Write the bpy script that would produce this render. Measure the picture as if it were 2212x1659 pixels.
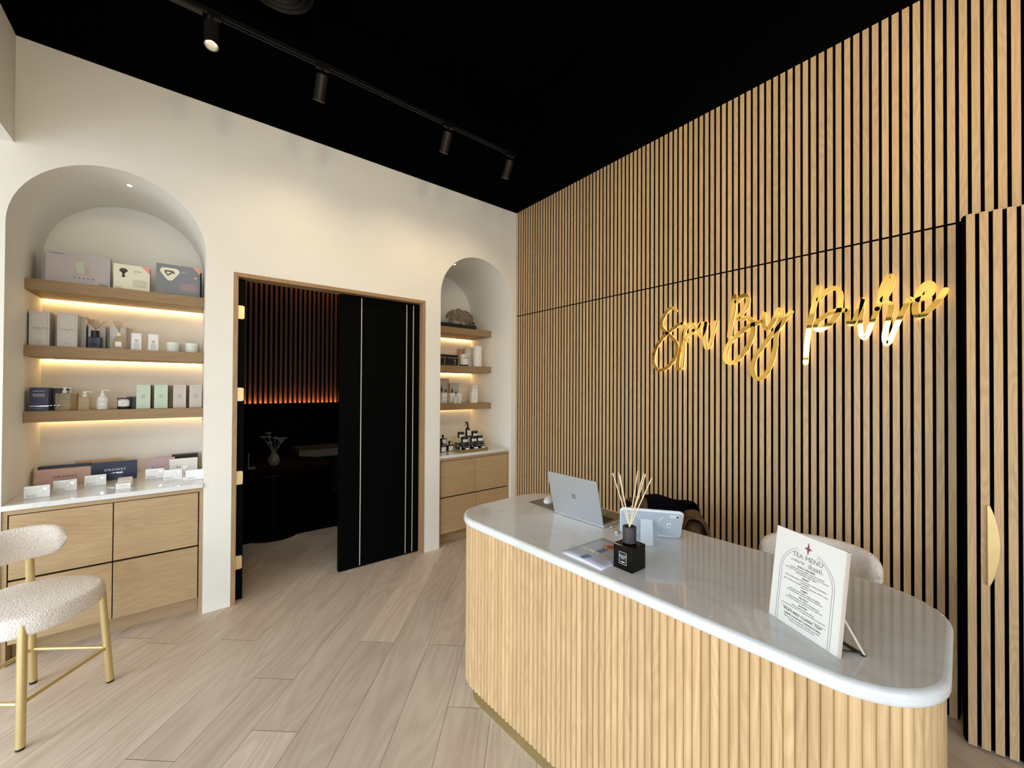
import bpy, bmesh, math, random
from mathutils import Vector, Matrix
random.seed(7)
for o in list(bpy.data.objects): bpy.data.objects.remove(o)
SC = bpy.context.scene
COL = SC.collection
PI = math.pi

# ------------------------------------------------------------------ camera
FPX, YAW, PITCH, ROLL = 867.12, 0.895177, 0.0084798, 0.0052053
CX, CY, CZ = -2.91394, -3.56756, 1.603
def cam_matrix():
    f = Vector((math.cos(YAW)*math.cos(PITCH), math.sin(YAW)*math.cos(PITCH), math.sin(PITCH)))
    r = Vector((math.sin(YAW), -math.cos(YAW), 0)); u = r.cross(f)
    c, s = math.cos(ROLL), math.sin(ROLL)
    r2 = c*r+s*u; u2 = -s*r+c*u
    return Matrix(((r2.x, u2.x, -f.x, CX), (r2.y, u2.y, -f.y, CY), (r2.z, u2.z, -f.z, CZ), (0, 0, 0, 1)))
cd = bpy.data.cameras.new('camera'); cam = bpy.data.objects.new('camera', cd); COL.objects.link(cam)
cam.matrix_world = cam_matrix(); cd.sensor_width = 36.0; cd.lens = FPX/2212*36.0; cd.clip_start = 0.02
SC.camera = cam
# ------------------------------------------------------------------ exposure, world, daylight
SC.view_settings.view_transform = 'Standard'; SC.view_settings.look = 'None'
SC.view_settings.gamma = 1.0; SC.view_settings.use_curve_mapping = False
SC.view_settings.exposure = 0.0
W = bpy.data.worlds.new('sky'); SC.world = W; W.use_nodes = True
wn = W.node_tree.nodes; wl = W.node_tree.links
bg = wn['Background']; bg.inputs['Strength'].default_value = 8.2
tc = wn.new('ShaderNodeTexCoord'); sp = wn.new('ShaderNodeSeparateXYZ'); rp = wn.new('ShaderNodeValToRGB')
wl.new(tc.outputs['Generated'], sp.inputs[0]); wl.new(sp.outputs['Z'], rp.inputs[0]); wl.new(rp.outputs[0], bg.inputs['Color'])
rp.color_ramp.elements[0].position = 0.0; rp.color_ramp.elements[0].color = (0.46, 0.48, 0.50, 1)
rp.color_ramp.elements[1].position = 0.08; rp.color_ramp.elements[1].color = (0.74, 0.87, 1.0, 1)
def portal(loc, sx, sy, rot):
    l = bpy.data.lights.new('window_portal', 'AREA'); l.shape = 'RECTANGLE'; l.size = sx; l.size_y = sy; l.cycles.is_portal = True
    o = bpy.data.objects.new('window_portal', l); COL.objects.link(o); o.location = loc; o.rotation_euler = rot
WL = (-5.3, -0.7, 0.15, 2.8)      # window in the left bay: y0, y1, z0, z1 at x=-6.2
WF = (-5.9, -2.4, 0.12, 2.75)      # shopfront window: x0, x1, z0, z1 at y=-7.5
portal((-6.2, (WL[0]+WL[1])/2, (WL[2]+WL[3])/2), WL[3]-WL[2], WL[1]-WL[0], (0, -PI/2, 0))
portal(((WF[0]+WF[1])/2, -7.5, (WF[2]+WF[3])/2), WF[1]-WF[0], WF[3]-WF[2], (PI/2, 0, 0))

# ------------------------------------------------------------------ materials
MATS = {}
def mk(name):
    m = bpy.data.materials.new(name); m.use_nodes = True; MATS[name] = m
    return m, m.node_tree.nodes, m.node_tree.links, m.node_tree.nodes['Principled BSDF']
def simple(name, col, rough=0.5, metal=0.0, spec=0.5, noise=0.04, nscale=40, bump=0.0, bscale=200, trans=0.0, ior=1.45, alpha=1.0):
    m, n, l, b = mk(name)
    b.inputs['Roughness'].default_value = rough; b.inputs['Metallic'].default_value = metal
    b.inputs['Specular IOR Level'].default_value = spec
    b.inputs['Transmission Weight'].default_value = trans; b.inputs['IOR'].default_value = ior
    b.inputs['Alpha'].default_value = alpha
    t = n.new('ShaderNodeTexCoord'); z = n.new('ShaderNodeTexNoise'); z.inputs['Scale'].default_value = nscale
    l.new(t.outputs['Object'], z.inputs['Vector'])
    r = n.new('ShaderNodeValToRGB'); l.new(z.outputs['Fac'], r.inputs[0])
    r.color_ramp.elements[0].position = .3; r.color_ramp.elements[1].position = .7
    r.color_ramp.elements[0].color = tuple(c*(1-noise) for c in col)+(1,); r.color_ramp.elements[1].color = tuple(min(1, c*(1+noise)) for c in col)+(1,)
    l.new(r.outputs[0], b.inputs['Base Color'])
    if bump:
        z2 = n.new('ShaderNodeTexNoise'); z2.inputs['Scale'].default_value = bscale; z2.inputs['Detail'].default_value = 3
        l.new(t.outputs['Object'], z2.inputs['Vector'])
        bp = n.new('ShaderNodeBump'); bp.inputs['Strength'].default_value = bump; bp.inputs['Distance'].default_value = .002
        l.new(z2.outputs['Fac'], bp.inputs['Height']); l.new(bp.outputs[0], b.inputs['Normal'])
    return m
def emis(name, col, strength):
    m, n, l, b = mk(name)
    b.inputs['Base Color'].default_value = (*col, 1); b.inputs['Emission Color'].default_value = (*col, 1)
    b.inputs['Emission Strength'].default_value = strength
    return m
def wood(name, light, dark, axis, rough=0.5, cell=1.0, var=0.07, fine=1.0, space='Object', fig=.16):
    """oak: grain stretched along axis (0,1,2); every slat or board shifts by its 'rnd' attribute"""
    m, n, l, b = mk(name)
    b.inputs['Roughness'].default_value = rough; b.inputs['Specular IOR Level'].default_value = .3
    t = n.new('ShaderNodeTexCoord'); at = n.new('ShaderNodeAttribute'); at.attribute_name = 'rnd'
    off = n.new('ShaderNodeVectorMath'); off.operation = 'MULTIPLY_ADD'
    cmb = n.new('ShaderNodeCombineXYZ')
    for i in range(3): l.new(at.outputs['Fac'], cmb.inputs[i])
    off.inputs[1].default_value = (37.0, 53.0, 71.0)
    l.new(cmb.outputs[0], off.inputs[0]); l.new(t.outputs[space], off.inputs[2])
    def stretched(al, ac):
        mp = n.new('ShaderNodeMapping'); s = [ac]*3; s[axis] = al; mp.inputs['Scale'].default_value = s
        l.new(off.outputs[0], mp.inputs['Vector']); return mp
    # cathedral figure: contour lines of a stretched noise
    def figure(vec, k):
        q = n.new('ShaderNodeTexNoise'); q.inputs['Scale'].default_value = 1.0; q.inputs['Detail'].default_value = 1.5; q.inputs['Roughness'].default_value = .4
        l.new(vec, q.inputs['Vector'])
        u = n.new('ShaderNodeMath'); u.operation = 'MULTIPLY'; u.inputs[1].default_value = k; l.new(q.outputs['Fac'], u.inputs[0])
        v = n.new('ShaderNodeMath'); v.operation = 'SINE'; l.new(u.outputs[0], v.inputs[0])
        w = n.new('ShaderNodeMath'); w.operation = 'MULTIPLY_ADD'; w.inputs[1].default_value = .5; w.inputs[2].default_value = .5; l.new(v.outputs[0], w.inputs[0])
        return w
    wv = figure(stretched(1.3*cell, 10*cell).outputs[0], 95.0)
    # pores
    mp2 = stretched(6*fine, 260*fine)
    nz = n.new('ShaderNodeTexNoise'); nz.inputs['Scale'].default_value = 1.0; nz.inputs['Detail'].default_value = 4; nz.inputs['Roughness'].default_value = .65
    l.new(mp2.outputs[0], nz.inputs['Vector'])
    mp3 = stretched(.7, 5.0)
    n3 = n.new('ShaderNodeTexNoise'); n3.inputs['Scale'].default_value = 1.0; n3.inputs['Detail'].default_value = 2
    l.new(mp3.outputs[0], n3.inputs['Vector'])
    mx = n.new('ShaderNodeMath'); mx.operation = 'MULTIPLY_ADD'; mx.inputs[1].default_value = fig
    l.new(wv.outputs[0], mx.inputs[0])
    m2 = n.new('ShaderNodeMath'); m2.operation = 'MULTIPLY_ADD'; m2.inputs[1].default_value = .75; m2.inputs[2].default_value = -.12
    l.new(nz.outputs['Fac'], m2.inputs[0]); l.new(m2.outputs[0], mx.inputs[2])
    m3 = n.new('ShaderNodeMath'); m3.operation = 'MULTIPLY_ADD'; m3.inputs[1].default_value = .35
    l.new(n3.outputs['Fac'], m3.inputs[0]); l.new(mx.outputs[0], m3.inputs[2])
    r = n.new('ShaderNodeValToRGB'); l.new(m3.outputs[0], r.inputs[0])
    r.color_ramp.elements[0].position = .28; r.color_ramp.elements[0].color = (*light, 1)
    r.color_ramp.elements[1].position = .95; r.color_ramp.elements[1].color = (*dark, 1)
    # per board brightness
    fr = n.new('ShaderNodeMath'); fr.operation = 'FRACT'; mm = n.new('ShaderNodeMath'); mm.operation = 'MULTIPLY'; mm.inputs[1].default_value = 17.31
    l.new(at.outputs['Fac'], mm.inputs[0]); l.new(mm.outputs[0], fr.inputs[0])
    mr = n.new('ShaderNodeMapRange'); mr.inputs['To Min'].default_value = 1-var; mr.inputs['To Max'].default_value = 1+var
    l.new(fr.outputs[0], mr.inputs['Value'])
    hs = n.new('ShaderNodeHueSaturation'); l.new(r.outputs[0], hs.inputs['Color']); l.new(mr.outputs[0], hs.inputs['Value'])
    l.new(hs.outputs[0], b.inputs['Base Color'])
    bp = n.new('ShaderNodeBump'); bp.inputs['Strength'].default_value = .15; bp.inputs['Distance'].default_value = .001
    l.new(nz.outputs['Fac'], bp.inputs['Height']); l.new(bp.outputs[0], b.inputs['Normal'])
    return m

simple('plaster', (.82, .80, .735), .75, spec=.25, noise=.02, nscale=3, bump=.12, bscale=60)
simple('ceiling_black', (.0012, .0012, .0012), .95, spec=.02, noise=.3, nscale=3)
simple('slat_edge', (.004, .0025, .002), .9, spec=.05, noise=.2, nscale=30)
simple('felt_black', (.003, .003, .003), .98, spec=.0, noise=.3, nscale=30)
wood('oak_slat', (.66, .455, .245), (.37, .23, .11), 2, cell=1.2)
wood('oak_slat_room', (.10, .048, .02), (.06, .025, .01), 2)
wood('oak_flute', (.68, .465, .25), (.42, .265, .12), 2, var=.10, rough=.42)
wood('oak_shelf', (.34, .225, .115), (.22, .14, .07), 0, var=.0)
wood('oak_cabinet', (.52, .365, .20), (.35, .23, .12), 0, var=.07, rough=.45)
wood('oak_frame', (.42, .27, .14), (.25, .15, .07), 2, var=.0)
simple('door_black', (.0015, .0018, .0018), .42, spec=.04, noise=.1, nscale=5)
simple('brass_satin', (.78, .60, .30), .32, 1.0, noise=.03, nscale=30)
simple('inlay', (.82, .77, .65), .4, .3)
simple('brass_brushed', (.55, .47, .25), .42, 1.0, noise=.05, nscale=60)
simple('gold_paint', (.70, .56, .27), .35, .75, noise=.03, nscale=60)
simple('gold_mirror', (.98, .61, .15), .03, 1.0, noise=.005)
simple('gold_side', (.40, .26, .06), .2, 1.0, noise=.01)
emis('letter_glow', (1.0, .74, .30), 2.4)
simple('black_metal', (.005, .005, .005), .45, .6, noise=.1)
simple('lamp_metal', (.02, .017, .013), .5, .4, noise=.1)
emis('lamp_lens', (1.0, .86, .66), 30.0)
emis('led_strip', (1.0, .64, .24), 26.0)
emis('led_strip_room', (1.0, .42, .14), 85)
simple('rubber', (.01, .01, .01), .7)
simple('white_card', (.80, .80, .79), .55, noise=.01)
simple('paper_warm', (.80, .78, .72), .6, noise=.02, nscale=300)
simple('ink', (.06, .055, .05), .7)
simple('ink_grey', (.28, .26, .25), .7)
simple('ink_red', (.30, .06, .08), .6)
simple('ink_white', (.85, .85, .85), .6)
simple('foil', (.9, .9, .9), .15, 1.0)
simple('gold_foil', (.9, .72, .35), .2, 1.0)
simple('lilac_card', (.50, .46, .48), .5, noise=.03)
simple('cream_card', (.78, .76, .60), .5, noise=.01)
simple('slate_card', (.20, .215, .24), .5, noise=.02)
simple('coral_card', (.80, .33, .26), .5)
simple('blush_card', (.62, .42, .37), .5, noise=.02)
simple('rose_card', (.52, .37, .39), .5, noise=.02)
simple('navy_card', (.018, .024, .06), .4, noise=.05)
simple('tan_card', (.62, .40, .25), .5, noise=.02)
simple('mint_card', (.50, .60, .47), .5, noise=.02)
simple('taupe_card', (.52, .46, .41), .5, noise=.02)
simple('kraft_card', (.45, .33, .22), .55, noise=.04)
simple('box_white', (.62, .60, .575), .5, noise=.01)
simple('black_card', (.01, .01, .012), .4, noise=.1)
simple('black_glass', (.006, .006, .010), .06, spec=.8)
simple('amber_black', (.004, .003, .002), .06, spec=.22)
simple('collar_wood', (.045, .038, .042), .6, noise=.25, nscale=120)
simple('reed', (.80, .66, .44), .6, noise=.08, nscale=90)
simple('reed_dark', (.42, .22, .09), .6, noise=.08, nscale=90)
simple('frosted', (.72, .74, .66), .35, spec=.5, noise=.02)
simple('wax', (.85, .82, .70), .5, noise=.02)
simple('clear_plastic', (.95, .95, .95), .05, trans=.9, ior=1.3)
simple('amber_liquid', (.88, .76, .54), .06, trans=.85, ior=1.2)
simple('white_plastic', (.80, .79, .76), .35, noise=.01)
simple('silver', (.62, .66, .70), .32, .75, noise=.01)
simple('silver_dark', (.33, .35, .37), .35, .7)
simple('key_black', (.03, .03, .03), .5)
simple('alcantara', (.33, .27, .20), .8, noise=.08, nscale=300)
simple('case_grey', (.50, .56, .62), .45, noise=.02)
simple('case_light', (.72, .76, .80), .4, noise=.02)
simple('mat_grey', (.20, .185, .175), .5, noise=.05)
simple('brochure', (.50, .52, .62), .3, noise=.02)
simple('brochure_blue', (.13, .17, .40), .4)
simple('brochure_red', (.50, .05, .03), .4)
simple('brochure_gold', (.60, .42, .22), .4)
simple('acrylic_edge', (.66, .55, .46), .2, noise=.02)
simple('coat_brown', (.115, .062, .030), .75, noise=.35, nscale=22, bump=.5, bscale=60)
simple('coat_black', (.004, .004, .006), .9, spec=.05, noise=.2)
simple('linen', (.235, .19, .14), .85, noise=.25, nscale=14, bump=.6, bscale=120)
simple('dark_table', (.002, .002, .002), .3, spec=.04)
simple('flower', (.13, .12, .09), .8, noise=.3)
simple('slab_dark', (.07, .055, .035), .6)
simple('vase', (.10, .08, .055), .4, noise=.5, nscale=30)
def boucle():
    m, n, l, b = mk('boucle'); b.inputs['Roughness'].default_value = .95; b.inputs['Specular IOR Level'].default_value = .1
    t = n.new('ShaderNodeTexCoord'); v = n.new('ShaderNodeTexVoronoi'); v.inputs['Scale'].default_value = 150; v.distance = 'EUCLIDEAN'
    nz = n.new('ShaderNodeTexNoise'); nz.inputs['Scale'].default_value = 60
    mv = n.new('ShaderNodeMixRGB'); mv.inputs[0].default_value = .015
    l.new(t.outputs['Object'], nz.inputs['Vector']); l.new(t.outputs['Object'], mv.inputs[1]); l.new(nz.outputs['Color'], mv.inputs[2]); l.new(mv.outputs[0], v.inputs['Vector'])
    r = n.new('ShaderNodeValToRGB'); l.new(v.outputs['Distance'], r.inputs[0])
    r.color_ramp.elements[0].position = 0.; r.color_ramp.elements[0].color = (.95, .90, .84, 1)
    r.color_ramp.elements[1].position = .75; r.color_ramp.elements[1].color = (.78, .70, .63, 1)
    l.new(r.outputs[0], b.inputs['Base Color'])
    bp = n.new('ShaderNodeBump'); bp.invert = True; bp.inputs['Strength'].default_value = .6; bp.inputs['Distance'].default_value = .004
    l.new(v.outputs['Distance'], bp.inputs['Height']); l.new(bp.outputs[0], b.inputs['Normal'])
boucle()
def marble():
    m, n, l, b = mk('quartz'); b.inputs['Roughness'].default_value = .07; b.inputs['Specular IOR Level'].default_value = .55
    t = n.new('ShaderNodeTexCoord'); nz = n.new('ShaderNodeTexNoise'); nz.inputs['Scale'].default_value = 1.4; nz.inputs['Detail'].default_value = 6; nz.inputs['Distortion'].default_value = 1.2
    mp = n.new('ShaderNodeMapping'); mp.inputs['Scale'].default_value = (2.2, .8, 1); mp.inputs['Rotation'].default_value = (0, 0, .5)
    l.new(t.outputs['Object'], mp.inputs[0]); l.new(mp.outputs[0], nz.inputs['Vector'])
    r = n.new('ShaderNodeValToRGB'); l.new(nz.outputs['Fac'], r.inputs[0]); e = r.color_ramp.elements
    e[0].position = .47; e[0].color = (.76, .755, .74, 1); e[1].position = .53; e[1].color = (.76, .755, .74, 1)
    k = e.new(.50); k.color = (.71, .695, .67, 1)
    n2 = n.new('ShaderNodeTexNoise'); n2.inputs['Scale'].default_value = 3.0; l.new(t.outputs['Object'], n2.inputs['Vector'])
    mx = n.new('ShaderNodeMixRGB'); mx.blend_type = 'MULTIPLY'; mx.inputs[0].default_value = .10
    l.new(r.outputs[0], mx.inputs[1]); l.new(n2.outputs['Color'], mx.inputs[2]); l.new(mx.outputs[0], b.inputs['Base Color'])
marble()
def floor_mat():
    """oak planks: UV carries metres along and across each plank, 'rnd' its own tone"""
    m, n, l, b = mk('oak_floor'); b.inputs['Roughness'].default_value = .42; b.inputs['Specular IOR Level'].default_value = .35
    uv = n.new('ShaderNodeUVMap'); uv.uv_map = 'UVMap'; at = n.new('ShaderNodeAttribute'); at.attribute_name = 'rnd'
    cmb = n.new('ShaderNodeCombineXYZ'); l.new(at.outputs['Fac'], cmb.inputs[0]); l.new(at.outputs['Fac'], cmb.inputs[1])
    off = n.new('ShaderNodeVectorMath'); off.operation = 'MULTIPLY_ADD'; off.inputs[1].default_value = (91, 57, 0)
    l.new(cmb.outputs[0], off.inputs[0]); l.new(uv.outputs[0], off.inputs[2])
    def st(a, c):
        mp = n.new('ShaderNodeMapping'); mp.inputs['Scale'].default_value = (a, c, 1); l.new(off.outputs[0], mp.inputs[0]); return mp
    q = n.new('ShaderNodeTexNoise'); q.inputs['Scale'].default_value = 1.0; q.inputs['Detail'].default_value = 1.5; q.inputs['Roughness'].default_value = .4
    l.new(st(.75, 4.5).outputs[0], q.inputs['Vector'])
    u = n.new('ShaderNodeMath'); u.operation = 'MULTIPLY'; u.inputs[1].default_value = 85; l.new(q.outputs['Fac'], u.inputs[0])
    v = n.new('ShaderNodeMath'); v.operation = 'SINE'; l.new(u.outputs[0], v.inputs[0])
    wv = n.new('ShaderNodeMath'); wv.operation = 'MULTIPLY_ADD'; wv.inputs[1].default_value = .5; wv.inputs[2].default_value = .5; l.new(v.outputs[0], wv.inputs[0])
    nz = n.new('ShaderNodeTexNoise'); nz.inputs['Scale'].default_value = 1; nz.inputs['Detail'].default_value = 5; nz.inputs['Roughness'].default_value = .7
    l.new(st(5, 130).outputs[0], nz.inputs['Vector'])
    n3 = n.new('ShaderNodeTexNoise'); n3.inputs['Scale'].default_value = 1; n3.inputs['Detail'].default_value = 3
    l.new(st(1.2, 9).outputs[0], n3.inputs['Vector'])
    a1 = n.new('ShaderNodeMath'); a1.operation = 'MULTIPLY_ADD'; a1.inputs[1].default_value = .13; l.new(wv.outputs[0], a1.inputs[0])
    a2 = n.new('ShaderNodeMath'); a2.operation = 'MULTIPLY_ADD'; a2.inputs[1].default_value = .6; a2.inputs[2].default_value = -.1; l.new(nz.outputs['Fac'], a2.inputs[0]); l.new(a2.outputs[0], a1.inputs[2])
    a3 = n.new('ShaderNodeMath'); a3.operation = 'MULTIPLY_ADD'; a3.inputs[1].default_value = .55; l.new(n3.outputs['Fac'], a3.inputs[0]); l.new(a1.outputs[0], a3.inputs[2])
    r = n.new('ShaderNodeValToRGB'); l.new(a3.outputs[0], r.inputs[0])
    r.color_ramp.elements[0].position = .3; r.color_ramp.elements[0].color = (.72, .60, .49, 1)
    r.color_ramp.elements[1].position = .85; r.color_ramp.elements[1].color = (.47, .36, .27, 1)
    # knots
    vo = n.new('ShaderNodeTexVoronoi'); vo.inputs['Scale'].default_value = 1.0; l.new(st(1.1, 4.2).outputs[0], vo.inputs['Vector'])
    kr = n.new('ShaderNodeValToRGB'); l.new(vo.outputs['Distance'], kr.inputs[0])
    kr.color_ramp.elements[0].position = .02; kr.color_ramp.elements[0].color = (.52, .48, .46, 1); kr.color_ramp.elements[1].position = .09; kr.color_ramp.elements[1].color = (1, 1, 1, 1)
    mk1 = n.new('ShaderNodeMixRGB'); mk1.blend_type = 'MULTIPLY'; mk1.inputs[0].default_value = .8; l.new(r.outputs[0], mk1.inputs[1]); l.new(kr.outputs[0], mk1.inputs[2])
    mm = n.new('ShaderNodeMath'); mm.operation = 'MULTIPLY'; mm.inputs[1].default_value = 23.7; fr = n.new('ShaderNodeMath'); fr.operation = 'FRACT'
    l.new(at.outputs['Fac'], mm.inputs[0]); l.new(mm.outputs[0], fr.inputs[0])
    mr = n.new('ShaderNodeMapRange'); mr.inputs['To Min'].default_value = .90; mr.inputs['To Max'].default_value = 1.10; l.new(fr.outputs[0], mr.inputs['Value'])
    hs = n.new('ShaderNodeHueSaturation'); l.new(mk1.outputs[0], hs.inputs['Color']); l.new(mr.outputs[0], hs.inputs['Value'])
    l.new(hs.outputs[0], b.inputs['Base Color'])
    bp = n.new('ShaderNodeBump'); bp.inputs['Strength'].default_value = .12; bp.inputs['Distance'].default_value = .001
    l.new(nz.outputs['Fac'], bp.inputs['Height']); l.new(bp.outputs[0], b.inputs['Normal'])
floor_mat()
simple('bevel_groove', (.22, .17, .125), .6)

# ------------------------------------------------------------------ builders
class MB:
    """collects shapes into one mesh"""
    def __init__(s): s.v = []; s.f = []; s.r = []; s.uv = []; s.m = []; s.cur = 0.0; s.mi = 0
    def add(s, vs, fs, uvs=None):
        k = len(s.v); s.v += [tuple(v) for v in vs]
        for i, f in enumerate(fs):
            s.f.append([k+j for j in f]); s.r.append(s.cur); s.m.append(s.mi); s.uv.append(uvs[i] if uvs else None)
        return s
    def box(s, x0, x1, y0, y1, z0, z1, M=None):
        vs = [(x, y, z) for z in (z0, z1) for y in (y0, y1) for x in (x0, x1)]
        if M: vs = [M @ Vector(v) for v in vs]
        return s.add(vs, [(0, 2, 3, 1), (4, 5, 7, 6), (0, 1, 5, 4), (2, 6, 7, 3), (0, 4, 6, 2), (1, 3, 7, 5)])
    def prism(s, poly, lo, hi, axis=2, M=None):
        """poly in the plane across axis: axis 2 -> (x,y), 1 -> (x,z), 0 -> (y,z)"""
        def P(p, h): return ((p[0], p[1], h), (p[0], h, p[1]), (h, p[0], p[1]))[{2: 0, 1: 1, 0: 2}[axis]]
        n = len(poly); vs = [P(p, lo) for p in poly]+[P(p, hi) for p in poly]
        if M: vs = [M @ Vector(v) for v in vs]
        return s.add(vs, [list(range(n))[::-1], [n+i for i in range(n)]]+[(i, (i+1) % n, n+(i+1) % n, n+i) for i in range(n)])
    def lathe(s, prof, c=(0, 0, 0), n=24, M=None, caps=True):
        vs = []; fs = []
        for r, z in prof:
            for i in range(n):
                a = 2*PI*i/n; vs.append(Vector((c[0]+r*math.cos(a), c[1]+r*math.sin(a), c[2]+z)))
        for k in range(len(prof)-1):
            for i in range(n): j = (i+1) % n; fs.append((k*n+i, k*n+j, (k+1)*n+j, (k+1)*n+i))
        if caps: fs.append(list(range(n))[::-1]); fs.append([(len(prof)-1)*n+i for i in range(n)])
        if M: vs = [M @ v for v in vs]
        return s.add(vs, fs)
    def cyl(s, c, r, h, n=20, M=None): return s.lathe([(r, 0), (r, h)], c, n, M)
    def tube(s, pts, r, n=10, closed=False):
        pts = [Vector(p) for p in pts]; vs = []; fs = []; m = len(pts); rr = r if isinstance(r, (list, tuple)) else [r]*m
        up = None
        for k, p in enumerate(pts):
            a = pts[(k-1) % m] if (closed or k) else p; b = pts[(k+1) % m] if (closed or k < m-1) else p
            t = (b-a).normalized()
            if up is None: up = t.orthogonal().normalized()
            up = (up-t*up.dot(t)).normalized(); w = t.cross(up)
            for i in range(n): q = 2*PI*i/n; vs.append(p+(up*math.cos(q)+w*math.sin(q))*rr[k])
        for k in range(m if closed else m-1):
            for i in range(n): j = (i+1) % n; k2 = (k+1) % m; fs.append((k*n+i, k*n+j, k2*n+j, k2*n+i))
        if not closed: fs.append(list(range(n))[::-1]); fs.append([(m-1)*n+i for i in range(n)])
        return s.add(vs, fs)
    def grid(s, rows, closed=False):
        h = len(rows); w = len(rows[0]); vs = [p for r in rows for p in r]; fs = []
        for i in range(h-1):
            for j in range(w if closed else w-1): k = (j+1) % w; fs.append((i*w+j, i*w+k, (i+1)*w+k, (i+1)*w+j))
        return s.add(vs, fs)
    def build(s, name, mat, parent=None, smooth=False, bevel=0.0, seg=2, loc=None, rotz=0.0, fix=True):
        me = bpy.data.meshes.new(name); me.from_pydata(s.v, [], s.f); 
        mats = mat if isinstance(mat, (list, tuple)) else [mat]
        for q in mats: me.materials.append(MATS[q])
        if any(s.m):
            for p, q in zip(me.polygons, s.m): p.material_index = q
        at = me.attributes.new('rnd', 'FLOAT', 'FACE'); at.data.foreach_set('value', s.r)
        if any(u is not None for u in s.uv):
            ul = me.uv_layers.new(name='UVMap')
            for p, u in zip(me.polygons, s.uv):
                for li, c in zip(p.loop_indices, u or [(0, 0)]*len(p.loop_indices)): ul.data[li].uv = c
        if fix:
            bm = bmesh.new(); bm.from_mesh(me); bmesh.ops.recalc_face_normals(bm, faces=bm.faces); bm.to_mesh(me); bm.free()
        if smooth:
            me.shade_smooth() if hasattr(me, 'shade_smooth') else None
            for p in me.polygons: p.use_smooth = True
        o = bpy.data.objects.new(name, me); COL.objects.link(o)
        if parent: o.parent = parent
        if loc: o.location = loc
        o.rotation_euler.z = rotz
        if bevel:
            b = o.modifiers.new('bevel', 'BEVEL'); b.width = bevel; b.segments = seg; b.limit_method = 'ANGLE'; b.angle_limit = .7
        if smooth:
            try:
                me.set_sharp_from_angle(angle=.75)
            except Exception: pass
        return o
def tag(o, label=None, cat=None, group=None, kind=None):
    if label: o['label'] = label
    if cat: o['category'] = cat
    if group: o['group'] = group
    if kind: o['kind'] = kind
    return o
def thing(name, loc, label, cat, group=None, rotz=0.0):
    o = bpy.data.objects.new(name, None); COL.objects.link(o); o.location = loc; o.rotation_euler.z = rotz
    o.empty_display_size = .05
    return tag(o, label, cat, group)
def copy_tree(o, parent=None):
    c = o.copy(); COL.objects.link(c)
    if parent: c.parent = parent
    for ch in list(o.children): copy_tree(ch, c)
    return c
def bx(name, mat, parent, x0, x1, y0, y1, z0, z1, bevel=0.0, **k):
    return MB().box(x0, x1, y0, y1, z0, z1).build(name, mat, parent, bevel=bevel, **k)
def text_mesh(body, size, extrude=.0003, align='CENTER', space=1.0, shear=0.0, line=1.0):
    cu = bpy.data.curves.new('txt', 'FONT'); cu.body = body; cu.size = size; cu.extrude = extrude; cu.align_x = align
    cu.space_character = space; cu.shear = shear; cu.space_line = line; cu.resolution_u = 2
    to = bpy.data.objects.new('txt', cu); COL.objects.link(to)
    dg = bpy.context.evaluated_depsgraph_get(); me = bpy.data.meshes.new_from_object(to.evaluated_get(dg))
    bpy.data.objects.remove(to); bpy.data.curves.remove(cu)
    return me
def text(name, body, size, mat, parent, loc, rot=(PI/2, 0, 0), **k):
    me = text_mesh(body, size, **k); me.materials.clear(); me.materials.append(MATS[mat]); me.name = name
    o = bpy.data.objects.new(name, me); COL.objects.link(o); o.parent = parent; o.location = loc; o.rotation_euler = rot
    return o
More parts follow.
